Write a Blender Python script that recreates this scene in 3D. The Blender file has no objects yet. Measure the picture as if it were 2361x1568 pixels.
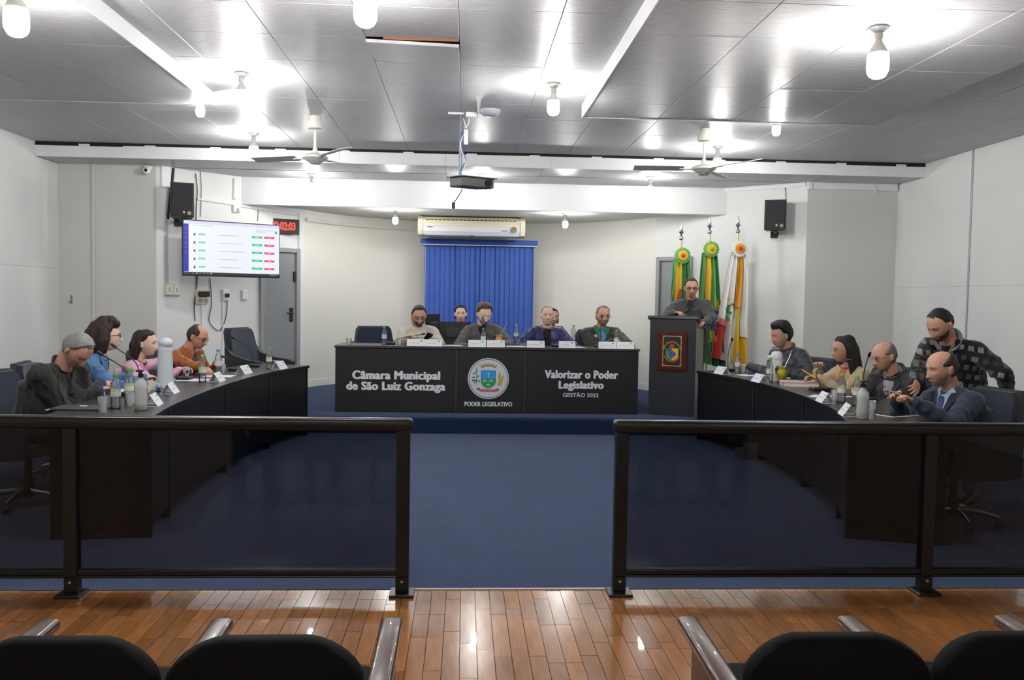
import bpy, bmesh, math, random
import numpy as np
from mathutils import Vector, Matrix, Euler, noise
from mathutils.bvhtree import BVHTree
random.seed(7)
rng = np.random.default_rng(7)
SC = bpy.context.scene
COL = SC.collection
PI = math.pi

# ---------------------------------------------------------------- camera
FPX, YAW, PITCH, ROLL, EYE = 2000.0, .055, .047, .016, 1.51
PCX, PCY = 1180.5, 784.0
_F = Vector((math.sin(YAW)*math.cos(PITCH), math.cos(YAW)*math.cos(PITCH), -math.sin(PITCH)))
_R0 = Vector((math.cos(YAW), -math.sin(YAW), 0))
_U0 = _R0.cross(_F)
_R = _R0*math.cos(ROLL) + _U0*math.sin(ROLL)
_U = _U0*math.cos(ROLL) - _R0*math.sin(ROLL)
CAMP = Vector((0, 0, EYE))
cam_d = bpy.data.cameras.new('camera')
cam_d.sensor_width = 36.0
cam_d.lens = FPX/2361*36
cam_d.clip_start = .05
cam = bpy.data.objects.new('camera', cam_d)
cam.matrix_world = Matrix(((_R.x, _U.x, -_F.x, 0), (_R.y, _U.y, -_F.y, 0), (_R.z, _U.z, -_F.z, EYE), (0, 0, 0, 1)))
COL.objects.link(cam)
SC.camera = cam

# ---------------------------------------------------------------- world and exposure
w = bpy.data.worlds.new('world'); SC.world = w
w.use_nodes = True
w.node_tree.nodes['Background'].inputs[0].default_value = (.8, .9, 1, 1)
w.node_tree.nodes['Background'].inputs[1].default_value = .02
SC.view_settings.view_transform = 'Standard'
SC.view_settings.look = 'None'
SC.view_settings.gamma = 1
SC.view_settings.exposure = 0.95
SC.view_settings.use_curve_mapping = False
BULB = 170.0      # strength of the bare LED bulbs
try:
    SC.cycles.use_denoising = True
    SC.cycles.max_bounces = 6
    SC.cycles.diffuse_bounces = 4
    SC.cycles.glossy_bounces = 3
    SC.cycles.transparent_max_bounces = 16
    SC.cycles.use_adaptive_sampling = True
    SC.cycles.adaptive_threshold = .06
    SC.cycles.adaptive_min_samples = 16
    SC.cycles.use_light_tree = False
    SC.cycles.sample_clamp_indirect = 6
    SC.cycles.caustics_reflective = False
    SC.cycles.caustics_refractive = False
except Exception:
    pass

# ---------------------------------------------------------------- placing: from the photograph's layout to the room's surfaces
def ray(x, y):
    return _F + _R*((x-PCX)/FPX) + _U*((PCY-y)/FPX)
def pz(x, y, z):
    d = ray(x, y); return CAMP + d*((z-EYE)/d.z)
def py_(x, y, Y):
    d = ray(x, y); return CAMP + d*(Y/d.y)
def pwall(x, y, p0, p1, off=0.0):
    p0 = Vector((p0[0], p0[1], 0)); p1 = Vector((p1[0], p1[1], 0))
    t = (p1-p0).normalized(); n = Vector((-t.y, t.x, 0))
    if n.dot(CAMP-p0) < 0: n = -n
    d = ray(x, y)
    s = (p0 + n*off - CAMP).dot(n)/d.dot(n)
    return CAMP + d*s

# ---------------------------------------------------------------- materials
def lin(c):
    return tuple(((v/12.92) if v <= .04045 else ((v+.055)/1.055)**2.4) for v in c)
def rgb(r, g, b):
    return lin((r/255, g/255, b/255))
MATS = {}
def mat(name, col=(.5, .5, .5), rough=.5, metal=0.0, spec=.5, var=0.0, vscale=8.0, bump=0.0, bscale=60.0, bstretch=None,
        emit=None, estr=0.0, sheen=0.0, coat=0.0, objvar=0.0, island=0.0):
    if name in MATS: return MATS[name]
    m = bpy.data.materials.new(name); m.use_nodes = True
    nt = m.node_tree; N = nt.nodes; L = nt.links
    b = N['Principled BSDF']
    b.inputs['Base Color'].default_value = (*col, 1)
    b.inputs['Roughness'].default_value = rough
    b.inputs['Metallic'].default_value = metal
    b.inputs['Specular IOR Level'].default_value = spec
    if sheen: b.inputs['Sheen Weight'].default_value = sheen
    if coat: b.inputs['Coat Weight'].default_value = coat
    if emit is not None:
        b.inputs['Emission Color'].default_value = (*emit, 1)
        b.inputs['Emission Strength'].default_value = estr
    tc = N.new('ShaderNodeTexCoord')
    src = tc.outputs['Object']
    if bstretch:
        mp = N.new('ShaderNodeMapping'); mp.inputs['Scale'].default_value = bstretch
        L.new(src, mp.inputs['Vector']); src2 = mp.outputs['Vector']
    else: src2 = src
    fac = None
    if var:
        nz = N.new('ShaderNodeTexNoise'); nz.inputs['Scale'].default_value = vscale; nz.inputs['Detail'].default_value = 5
        L.new(src2, nz.inputs['Vector'])
        fac = nz.outputs['Fac']; amt = var
    if objvar or island:
        if objvar:
            oi = N.new('ShaderNodeObjectInfo'); rnd = oi.outputs['Random']; amt2 = objvar
        else:
            ge = N.new('ShaderNodeNewGeometry'); rnd = ge.outputs['Random Per Island']; amt2 = island
    hsv = None
    if var or objvar or island:
        hsv = N.new('ShaderNodeHueSaturation'); hsv.inputs['Color'].default_value = (*col, 1)
        val = None
        if var:
            mr = N.new('ShaderNodeMapRange'); mr.inputs[1].default_value = .25; mr.inputs[2].default_value = .75
            mr.inputs[3].default_value = 1-var; mr.inputs[4].default_value = 1+var
            L.new(fac, mr.inputs[0]); val = mr.outputs[0]
        if objvar or island:
            mr2 = N.new('ShaderNodeMapRange'); mr2.inputs[3].default_value = 1-amt2; mr2.inputs[4].default_value = 1+amt2
            L.new(rnd, mr2.inputs[0])
            if val is not None:
                mu = N.new('ShaderNodeMath'); mu.operation = 'MULTIPLY'
                L.new(val, mu.inputs[0]); L.new(mr2.outputs[0], mu.inputs[1]); val = mu.outputs[0]
            else: val = mr2.outputs[0]
        L.new(val, hsv.inputs['Value']); L.new(hsv.outputs['Color'], b.inputs['Base Color'])
    if bump:
        nb = N.new('ShaderNodeTexNoise'); nb.inputs['Scale'].default_value = bscale; nb.inputs['Detail'].default_value = 3
        L.new(src2, nb.inputs['Vector'])
        bp = N.new('ShaderNodeBump'); bp.inputs['Strength'].default_value = bump; bp.inputs['Distance'].default_value = .01
        L.new(nb.outputs['Fac'], bp.inputs['Height']); L.new(bp.outputs['Normal'], b.inputs['Normal'])
    MATS[name] = m
    return m

def mat_clear(name, tint=(1, 1, 1), gloss=.08, rough=.03, haze=0.0, hazecol=(.9, .9, .9)):
    """see-through plastic or glass: light passes straight, tinted, with a mirror coat and some milky haze"""
    if name in MATS: return MATS[name]
    m = bpy.data.materials.new(name); m.use_nodes = True
    nt = m.node_tree; N = nt.nodes; L = nt.links
    for n in list(N): N.remove(n)
    out = N.new('ShaderNodeOutputMaterial')
    tr = N.new('ShaderNodeBsdfTransparent'); tr.inputs[0].default_value = (*tint, 1)
    gl = N.new('ShaderNodeBsdfGlossy'); gl.inputs['Roughness'].default_value = rough
    fr = N.new('ShaderNodeFresnel'); fr.inputs['IOR'].default_value = 1.45
    cur = tr.outputs[0]
    if haze:
        df = N.new('ShaderNodeBsdfDiffuse'); df.inputs[0].default_value = (*hazecol, 1)
        mh = N.new('ShaderNodeMixShader'); mh.inputs[0].default_value = haze
        L.new(cur, mh.inputs[1]); L.new(df.outputs[0], mh.inputs[2]); cur = mh.outputs[0]
    mu = N.new('ShaderNodeMath'); mu.operation = 'MULTIPLY'; mu.inputs[1].default_value = gloss/.04
    L.new(fr.outputs[0], mu.inputs[0])
    mu.use_clamp = True
    mx = N.new('ShaderNodeMixShader')
    L.new(mu.outputs[0], mx.inputs[0]); L.new(cur, mx.inputs[1]); L.new(gl.outputs[0], mx.inputs[2])
    L.new(mx.outputs[0], out.inputs[0])
    MATS[name] = m
    return m

# ---------------------------------------------------------------- mesh building
class MB:
    def __init__(s):
        s.v = []; s.f = []; s.mi = []; s.n = 0
    def add(s, verts, faces, mi=0, M=None):
        if M is not None: verts = [tuple(M @ Vector(q)) for q in verts]
        b = s.n
        s.v.extend([tuple(q) for q in verts]); s.n += len(verts)
        s.f.extend([tuple(i+b for i in q) for q in faces]); s.mi.extend([mi]*len(faces))
        return s
    def box(s, x0, x1, y0, y1, z0, z1, mi=0, M=None):
        v = [(x0, y0, z0), (x1, y0, z0), (x1, y1, z0), (x0, y1, z0), (x0, y0, z1), (x1, y0, z1), (x1, y1, z1), (x0, y1, z1)]
        f = [(0, 3, 2, 1), (4, 5, 6, 7), (0, 1, 5, 4), (1, 2, 6, 5), (2, 3, 7, 6), (3, 0, 4, 7)]
        return s.add(v, f, mi, M)
    def rbox(s, x0, x1, y0, y1, z0, z1, r=.01, seg=2, mi=0, M=None):
        bm = bmesh.new(); bmesh.ops.create_cube(bm, size=1)
        for q in bm.verts:
            q.co = Vector(((x0+x1)/2+q.co.x*(x1-x0), (y0+y1)/2+q.co.y*(y1-y0), (z0+z1)/2+q.co.z*(z1-z0)))
        r = min(r, .49*min(abs(x1-x0), abs(y1-y0), abs(z1-z0)))
        bmesh.ops.bevel(bm, geom=bm.edges[:], offset=r, segments=seg, affect='EDGES', profile=.5)
        return s.bm(bm, mi, M)
    def bm(s, bm, mi=0, M=None):
        bm.verts.index_update()
        v = [tuple(q.co) for q in bm.verts]; f = [tuple(x.index for x in q.verts) for q in bm.faces]
        bm.free()
        return s.add(v, f, mi, M)
    def lathe(s, prof, seg=16, mi=0, M=None, cap=True, sx=1.0, sy=1.0):
        """prof: list of (radius, z) bottom to top"""
        v = []; f = []
        for (r, z) in prof:
            for k in range(seg):
                a = 2*PI*k/seg; v.append((sx*r*math.cos(a), sy*r*math.sin(a), z))
        for i in range(len(prof)-1):
            for k in range(seg):
                k2 = (k+1) % seg
                f.append((i*seg+k, i*seg+k2, (i+1)*seg+k2, (i+1)*seg+k))
        if cap:
            f.append(tuple(range(seg-1, -1, -1))); f.append(tuple((len(prof)-1)*seg+k for k in range(seg)))
        return s.add(v, f, mi, M)
    def tube(s, pts, r, seg=8, mi=0, M=None, cap=True):
        pts = [Vector(p) for p in pts]; n = len(pts)
        rr = r if isinstance(r, (list, tuple)) else [r]*n
        v = []; f = []; up = None
        for i, p in enumerate(pts):
            t = (pts[min(i+1, n-1)] - pts[max(i-1, 0)])
            t = t.normalized() if t.length > 1e-9 else Vector((0, 0, 1))
            if up is None:
                up = Vector((0, 0, 1)) if abs(t.z) < .9 else Vector((1, 0, 0))
            a = t.cross(up); a = a.normalized() if a.length > 1e-6 else Vector((1, 0, 0))
            b = a.cross(t).normalized(); up = b
            for k in range(seg):
                q = 2*PI*k/seg
                v.append(tuple(p + (a*math.cos(q)+b*math.sin(q))*rr[i]))
        for i in range(n-1):
            for k in range(seg):
                k2 = (k+1) % seg
                f.append((i*seg+k, (i+1)*seg+k, (i+1)*seg+k2, i*seg+k2))
        if cap:
            f.append(tuple(range(seg))); f.append(tuple((n-1)*seg+k for k in range(seg-1, -1, -1)))
        return s.add(v, f, mi, M)
    def cyl(s, p0, p1, r, r2=None, seg=14, mi=0, M=None):
        return s.tube([p0, p1], [r, r if r2 is None else r2], seg, mi, M)
    def prism(s, poly, h0, h1, mi=0, M=None):
        """poly: list of (x, y) counter-clockwise, extruded along z"""
        n = len(poly)
        v = [(x, y, h0) for x, y in poly]+[(x, y, h1) for x, y in poly]
        f = [tuple(range(n-1, -1, -1)), tuple(range(n, 2*n))]
        f += [(k, (k+1) % n, n+(k+1) % n, n+k) for k in range(n)]
        return s.add(v, f, mi, M)
    def ell(s, c, r, mi=0, M=None, seg=14, rings=9):
        v = []; f = []
        for i in range(rings+1):
            t = PI*i/rings
            for k in range(seg):
                a = 2*PI*k/seg
                v.append((c[0]+r[0]*math.sin(t)*math.cos(a), c[1]+r[1]*math.sin(t)*math.sin(a), c[2]+r[2]*math.cos(t)))
        for i in range(rings):
            for k in range(seg):
                k2 = (k+1) % seg
                f.append((i*seg+k, (i+1)*seg+k, (i+1)*seg+k2, i*seg+k2))
        return s.add(v, f, mi, M)
    def loft(s, rings, mi=0, M=None, cap=True, closed=True):
        n = len(rings[0]); v = [q for r in rings for q in r]; f = []
        for i in range(len(rings)-1):
            for k in range(n if closed else n-1):
                k2 = (k+1) % n
                f.append((i*n+k, i*n+k2, (i+1)*n+k2, (i+1)*n+k))
        if cap and closed:
            f.append(tuple(range(n-1, -1, -1))); f.append(tuple((len(rings)-1)*n+k for k in range(n)))
        return s.add(v, f, mi, M)
    def grid(s, P, mi=0, M=None, thick=0.0, nrm=None):
        """P: 2-D list of points; thick > 0 gives it a second side along nrm"""
        a = len(P); b = len(P[0]); v = [tuple(q) for r in P for q in r]
        f = [(i*b+j, i*b+j+1, (i+1)*b+j+1, (i+1)*b+j) for i in range(a-1) for j in range(b-1)]
        if thick:
            nv = Vector(nrm)*thick; o = len(v)
            v += [tuple(Vector(q)+nv) for q in v[:o]]
            f += [tuple(reversed([k+o for k in q])) for q in f[:]]
            edge = [(0*b+j) for j in range(b)] + [i*b+b-1 for i in range(1, a)] + [(a-1)*b+j for j in range(b-2, -1, -1)] + [i*b for i in range(a-2, 0, -1)]
            for k in range(len(edge)):
                p, q = edge[k], edge[(k+1) % len(edge)]
                f.append((p, p+o, q+o, q))
        return s.add(v, f, mi, M)
    def mesh(s, name):
        me = bpy.data.meshes.new(name)
        me.from_pydata(s.v, [], s.f); 
        if any(s.mi): me.polygons.foreach_set('material_index', s.mi)
        me.update()
        return me
    def build(s, name, m, parent=None, smooth=False, loc=None, rot=None, fixn=True):
        me = s.mesh(name)
        for q in (m if isinstance(m, (list, tuple)) else [m]): me.materials.append(q)
        if fixn:
            bm = bmesh.new(); bm.from_mesh(me); bmesh.ops.recalc_face_normals(bm, faces=bm.faces[:]); bm.to_mesh(me); bm.free()
        if smooth: smooth_by_angle(me, smooth if not isinstance(smooth, bool) else 40)
        return put(name, me, parent, loc, rot)

def smooth_by_angle(me, deg):
    me.polygons.foreach_set('use_smooth', [True]*len(me.polygons))
    if deg < 170:
        try: me.set_sharp_from_angle(angle=math.radians(deg))
        except Exception: pass

def put(name, me, parent=None, loc=None, rot=None):
    o = bpy.data.objects.new(name, me); COL.objects.link(o)
    if parent is not None: o.parent = parent
    if loc is not None: o.location = loc
    if rot is not None: o.rotation_euler = rot
    return o
def thing(name, label, cat, loc=(0, 0, 0), rz=0.0, group=None, rot=None):
    o = bpy.data.objects.new(name, None); COL.objects.link(o)
    o.empty_display_size = .1
    o.location = loc; o.rotation_euler = rot if rot is not None else (0, 0, rz)
    return tag(o, label, cat, group)
def tag(o, label, cat, group=None):
    o['label'] = label; o['category'] = cat
    if group: o['group'] = group
    return o
def struct(o, label=None):
    o['kind'] = 'structure'
    if label: o['label'] = label
    return o
def dup(root, loc=None, rz=None, label=None, group=None, rot=None):
    r = root.copy(); COL.objects.link(r)
    if loc is not None: r.location = loc
    if rz is not None: r.rotation_euler = (0, 0, rz)
    if rot is not None: r.rotation_euler = rot
    if label: r['label'] = label
    if group: r['group'] = group
    for ch in list(root.children):
        c = ch.copy(); COL.objects.link(c); c.parent = r
        for g in list(ch.children):
            d = g.copy(); COL.objects.link(d); d.parent = c
    return r
def T(x=0, y=0, z=0): return Matrix.Translation((x, y, z))
def RX(a): return Matrix.Rotation(a, 4, 'X')
def RY(a): return Matrix.Rotation(a, 4, 'Y')
def RZ(a): return Matrix.Rotation(a, 4, 'Z')
def catmull(pts, n):
    """n points along a smooth curve through pts"""
    P = [Vector(p) for p in pts]; P = [P[0]*2-P[1]] + P + [P[-1]*2-P[-2]]
    out = []; m = len(pts)-1
    for i in range(n):
        t = i/(n-1)*m; k = min(int(t), m-1); u = t-k
        a, b, c, d = P[k], P[k+1], P[k+2], P[k+3]
        out.append(.5*((2*b)+(c-a)*u+(2*a-5*b+4*c-d)*u*u+(3*b-a-3*c+d)*u**3))
    return out

_txt = {}
def text(name, s, size, m, parent, M, sx=1.0, bold=0.0, depth=.002, align='CENTER', label=None, space=1.0):
    """flat lettering, as a mesh; M places text plane (x right, y up, z towards the reader)"""
    cu = bpy.data.curves.new('t', 'FONT'); cu.body = s; cu.size = size
    cu.align_x = align; cu.align_y = 'CENTER'; cu.offset = bold; cu.extrude = depth; cu.space_character = space
    cu.resolution_u = 3
    o = bpy.data.objects.new('t', cu); COL.objects.link(o)
    dg = bpy.context.evaluated_depsgraph_get()
    me = bpy.data.meshes.new_from_object(o.evaluated_get(dg))
    bpy.data.objects.remove(o); bpy.data.curves.remove(cu)
    me.transform(M @ Matrix.Diagonal((sx, 1, 1, 1)))
    me.materials.clear(); me.materials.append(m); me.name = name
    ob = put(name, me, parent)
    if label: ob['label'] = label
    return ob
# ================================================================= materials of the room
M_WALL = mat('wall_paint', rgb(226, 228, 226), .55, var=.015, vscale=1.5)
M_WALL_G = mat('wall_paint_greige', rgb(212, 212, 206), .55, var=.02, vscale=1.2)
M_WALL_C = mat('wall_paint_cream', rgb(236, 235, 226), .55, var=.015, vscale=1.2)
M_TILE = mat('ceiling_panel', rgb(186, 186, 188), .42, spec=.42, var=.17, vscale=10, bump=.6, bscale=9, bstretch=(1, 14, 1), objvar=.03)
M_TILE2 = mat('ceiling_panel_stage', rgb(180, 181, 183), .36, spec=.5, var=.03, vscale=6, bump=.12, bscale=9, bstretch=(1, 10, 1), objvar=.02)
M_GAP = mat('ceiling_void', rgb(36, 34, 32), .9)
M_WHITE = mat('white_trim', rgb(236, 237, 238), .45, bump=.05, bscale=200)
M_TRIMG = mat('grey_strip', rgb(186, 189, 190), .5)
M_CARPET = mat('blue_carpet', rgb(46, 72, 118), .95, spec=.1, var=.16, vscale=3.2, bump=.9, bscale=420, sheen=.25)
M_CARPET2 = mat('blue_carpet_dais', rgb(42, 66, 112), .95, spec=.1, var=.14, vscale=3.0, bump=.9, bscale=420, sheen=.2)
M_GREYDOOR = mat('grey_door_paint', rgb(138, 141, 145), .5, var=.02)
M_GREYFRAME = mat('grey_frame_paint', rgb(150, 153, 155), .5)
M_BLACKP = mat('black_plastic', rgb(24, 24, 26), .45)
M_BROWN = mat('raw_board_edge', rgb(150, 92, 66), .8)

# ================================================================= plan
CZ, CZ2, CZ3, DAIS = 3.25, 3.085, 2.74, .19
WL, WR = -5.0, 5.62
LA0, LA1 = (-3.82, 11.0), (-2.3, 12.6)       # the slanted wall with the screen
RA0, RA1 = (4.42, 11.1), (2.78, 12.6)        # the slanted wall with the flags
YF = 10.42

def wallseg(name, p0, p1, z0, z1, m, th=.15, label=None):
    """a wall whose inner face runs from p0 to p1, its thickness away from the room"""
    a = Vector((p0[0], p0[1], 0)); b = Vector((p1[0], p1[1], 0)); t = (b-a).normalized(); n = Vector((-t.y, t.x, 0))
    if n.dot(Vector((.3, 7, 0))-a) > 0: n = -n
    n *= th
    mb = MB()
    mb.prism([(a.x, a.y), (b.x, b.y), (b.x+n.x, b.y+n.y), (a.x+n.x, a.y+n.y)], z0, z1)
    return struct(mb.build(name, m), label)

wall_left = wallseg('wall_left', (WL, -6), (WL, 11.15), 0, 3.6, M_WALL, label='plain pale grey side wall')
wall_right = wallseg('wall_right', (WR, -6), (WR, 11.25), 0, 3.6, M_WALL, label='plain pale grey side wall with a thin metal strip')
wallseg('wall_left_return', (WL, 11.0), LA0, 0, 3.3, M_WALL_G)
wallseg('wall_right_return', (WR, 11.1), RA0, 0, 3.3, M_WALL_G)
wallseg('wall_left_slant', LA0, LA1, 0, 3.3, M_WALL)
wallseg('wall_right_slant', RA0, RA1, 0, 3.3, M_WALL)
wallseg('wall_rear', (WL, -6), (WR, -6), 0, 3.6, M_WALL)
# curved wall behind the dais
ACX = (LA1[0]+RA1[0])/2; HC = (RA1[0]-LA1[0])/2; SAG = 1.65
AR = (HC*HC+SAG*SAG)/(2*SAG); ACY = 12.6+SAG-AR
A_A = math.atan2(12.6-ACY, HC)
def apse(t, off=0.0):
    """t 0..1 from left end to right end along the curved wall; off towards the room"""
    a = (PI-A_A) + (2*A_A-PI)*t
    return Vector((ACX+(AR-off)*math.cos(a), ACY+(AR-off)*math.sin(a), 0))
NA = 40
mb = MB()
mb.grid([[apse(k/NA)+Vector((0, 0, z)) for k in range(NA+1)] for z in (0, .9, 1.8, 2.9)])
mb.grid([[apse(k/NA, -.15)+Vector((0, 0, z)) for k in range(NA+1)] for z in (0, .9, 1.8, 2.9)])
struct(mb.build('wall_back', M_WALL_C, smooth=True), 'curved cream wall behind the dais')
def arc_strip(name, t0, t1, z0, z1, th, m):
    mb = MB(); n = max(3, int(NA*(t1-t0)))
    rings = []
    for k in range(n+1):
        t = t0+(t1-t0)*k/n; a = apse(t, .001); b = apse(t, th)
        rings.append([(a.x, a.y, z0), (b.x, b.y, z0), (b.x, b.y, z1), (a.x, a.y, z1)])
    mb.loft(rings)
    return mb.build(name, m)
struct(arc_strip('baseboard_back', 0, 1, DAIS, DAIS+.09, .015, M_WALL_C))

# ================================================================= floors
mb = MB(); mb.box(WL, WR, 4.45, 9.66, -.06, 0)
struct(mb.build('floor_carpet', M_CARPET), 'blue carpet in front of the dais')
mb = MB(); mb.rbox(WL, WR, 9.65, 14.9, -.05, DAIS, r=.012)
dais_o = struct(mb.build('floor_dais', M_CARPET2), 'raised dais covered in blue carpet')
mb = MB(); mb.rbox(WL, WR, 9.638, 9.652, 0, DAIS-.03, r=.003); mb.build('riser_shade', mat('riser_shade_carpet', rgb(34, 48, 78), .95, spec=.1, bump=.6, bscale=400), dais_o)  # added front panel: the step's shade put into a darker carpet colour
mb = MB(); mb.box(-.27, .79, 4.435, 4.452, -.01, .006)
struct(mb.build('trim_1', mat('pale_threshold', rgb(205, 205, 208), .5)))
# parquet
M_PLANK = mat('parquet', rgb(170, 114, 64), .2, spec=.6, var=.2, vscale=5, bstretch=(9, 1, 1), bump=.035, bscale=7, coat=.4, objvar=.24)
M_PLANK2 = mat('parquet_more', rgb(170, 114, 64), .2, spec=.6, var=.2, vscale=5, bstretch=(9, 1, 1), bump=.035, bscale=7, coat=.4, island=.24)
mb = MB(); mb.box(WL, WR, -6, 4.45, -.08, -.012)
floor = struct(mb.build('floor', mat('parquet_joint', rgb(52, 32, 20), .9)), 'worn brown parquet floor')
PW = .0735
plen = {}
def plank_mesh(L):
    if L not in plen:
        q = MB(); g = .0012
        q.v = []; q.box(-PW/2+g, PW/2-g, -L/2+g, L/2-g, -.012, 0)
        me = q.mesh('plank'); me.materials.append(M_PLANK); plen[L] = me
    return plen[L]
more = MB(); npl = 0
x = WL+PW/2
while x < WR:
    y = 4.44
    first = True
    while y > -5.9:
        L = random.choice((.28, .35, .42, .49))
        if first: L = random.choice((.14, .21, .28, .35, .42)); first = False
        yc = y-L/2
        lx = -.59*yc*1.03+.05*yc-.1; rx = .65*yc+.1
        if yc > 3.22 and lx < x < rx and npl < 300:
            o = put('plank', plank_mesh(L), floor, (x, yc, random.uniform(-.0006, .0006))); npl += 1
            o.rotation_euler = (random.uniform(-.002, .002), random.uniform(-.004, .004), 0)
        else:
            g = .0012
            more.box(x-PW/2+g, x+PW/2-g, yc-L/2+g, yc+L/2-g, -.012, 0)
        y -= L
    x += PW
o = more.build('planks', M_PLANK2, floor, fixn=False); o['kind'] = 'stuff'; o['label'] = 'the rest of the parquet planks'

# ================================================================= ceilings
mb = MB(); mb.box(WL, WR, -6, YF+.03, CZ+.03, CZ+.12)
mb.box(WL, WR, -6, 4.06, CZ, CZ+.03)
ceiling = struct(mb.build('ceiling', M_GAP), 'grey panelled ceiling')
mb = MB(); mb.box(WL, WR, -6, 4.055, CZ-.004, CZ+.001)
mb.build('panel_field', M_TILE, ceiling)
TS = .63
def tile_mesh(w_, d_, m):
    q = MB(); q.rbox(-w_/2, w_/2, -d_/2, d_/2, 0, .022, r=.002, seg=1)
    me = q.mesh('ceiling_tile'); me.materials.append(m); return me
seams = [WL] + [-.06+TS*k for k in range(-7, 10)] + [WR]
seams = sorted(s for s in seams if WL <= s <= WR)
rows = [4.06+TS*k for k in range(0, 10)]+[YF]
tcache = {}
def tile(x0, x1, y0, y1, z, m, parent, g=.003, tilt=(0, 0)):
    key = (round(x1-x0, 3), round(y1-y0, 3), m.name)
    if key not in tcache: tcache[key] = tile_mesh(x1-x0-g, y1-y0-g, m)
    o = put('ceiling_tile', tcache[key], parent, ((x0+x1)/2, (y0+y1)/2, z+random.uniform(0, .0015)))
    o.rotation_euler = (random.uniform(-.0025, .0025)+tilt[0], random.uniform(-.0025, .0025)+tilt[1], 0)
    return o
droop = None
for i in range(len(seams)-1):
    for j in range(len(rows)-1):
        if seams[i+1]-seams[i] < .02 or rows[j+1]-rows[j] < .02: continue
        xm, ym = (seams[i]+seams[i+1])/2, (rows[j]+rows[j+1])/2
        if abs(xm+.375) < .1 and abs(ym-6.26) < .2:
            droop = tile(seams[i], seams[i+1], rows[j], rows[j+1], CZ-.022, M_TILE, ceiling, tilt=(.06, .028))
            mbb = MB(); mbb.prism([(seams[i]+.12, rows[j]-.003), (seams[i+1]-.003, rows[j]-.003), (seams[i+1]-.003, rows[j]+.004), (seams[i]+.12, rows[j]+.004)], CZ-.012, CZ+.012)
            o = mbb.build('board_edge', M_BROWN, ceiling)
        else:
            tile(seams[i], seams[i+1], rows[j], rows[j+1], CZ, M_TILE, ceiling)
# hanging slabs on either side
def slab(name, x0, x1, y1, label):
    mb = MB(); mb.box(x0+.02, x1-.02, -5.9, y1-.02, 3.165, CZ+.02)
    s = struct(mb.build(name, M_GAP), label)
    mb = MB(); mb.box(x0+.02, x1-.02, -5.9, 4.1, 3.142, 3.165); mb.build('panel_field', M_TILE, s)
    n = 4; wd = (x1-x0)/n
    ys = [4.1]; 
    while ys[-1]+.62 < y1-.1: ys.append(ys[-1]+.62)
    ys.append(y1)
    for i in range(n):
        for j in range(len(ys)-1):
            tile(x0+wd*i, x0+wd*(i+1), ys[j], ys[j+1], 3.142, M_TILE, s)
    for (xa, xb, inner) in ((x0-.012, x0, x0 > 0), (x1, x1+.012, x0 < 0)):
        mb = MB(); mb.rbox(xa, xb, -5.9, y1, 3.135 if inner else 3.143, CZ+.005, r=.003, seg=1); mb.build('fascia_board', M_WHITE if inner else M_TILE, s)
    mb = MB(); mb.rbox(x0-.012, x1+.012, y1, y1+.012, 3.137, CZ+.005, r=.003, seg=1); mb.build('fascia_board', M_TILE, s)
    return s
slab('ceiling_slab_left', -4.75, -2.2, 7.7, 'lowered ceiling slab over the left side')
slab('ceiling_slab_right', 1.03, 3.7, 7.78, 'lowered ceiling slab over the right side')
# fascia where the ceiling steps down
mb = MB(); mb.box(WL, WR, YF+.02, YF+.14, CZ2+.01, CZ+.03)
fas = struct(mb.build('trim_2', M_GAP), 'white boarded fascia where the ceiling steps down')
xs = [WL, -4.0, -2.75, -1.5, -.25, 1.0, 2.25, 3.5, 4.6, WR]
for k in range(len(xs)-1):
    mb = MB(); mb.rbox(xs[k]+.001, xs[k+1]-.001, YF, YF+.02, CZ2-.005, CZ2+.135+(0 if 0 < k < 8 else -.012), r=.003, seg=1)
    mb.build('fascia_board', M_WHITE, fas)
for k in range(14):
    mb = MB(); xx = WL+.5+k*.75; mb.box(xx, xx+.12, YF+.004, YF+.02, CZ2+.12, CZ2+.148); mb.build('fascia_bracket', M_WHITE, fas)
# stage ceiling between fascia and bulkhead
mb = MB(); mb.box(WL, WR, YF+.01, 12.0, CZ2+.022, CZ2+.1)
st = struct(mb.build('ceiling_stage', M_GAP), 'lower ceiling panels behind the fascia')
for (ya, yb) in ((YF+.005, 11.13), (11.165, 11.86)):
    for k in range(9):
        xa = WL+.02+k*1.18; xb = min(xa+1.18, WR-.02)
        tile(xa, xb, ya, yb, CZ2, M_TILE2, st, g=.004)
# bulkhead and apse ceiling
mb = MB(); mb.rbox(-3.06, 3.62, 11.86, 12.02, CZ3-.02, CZ2+.06, r=.004, seg=1)
struct(mb.build('trim_3', M_WHITE), 'white bulkhead beam across the stage')
mb = MB(); mb.box(-3.3, 3.9, 11.95, 14.8, CZ3, CZ3+.1)
struct(mb.build('ceiling_back', mat('apse_ceiling', rgb(214, 213, 206), .6, var=.02)), 'low ceiling over the curved wall')

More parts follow.
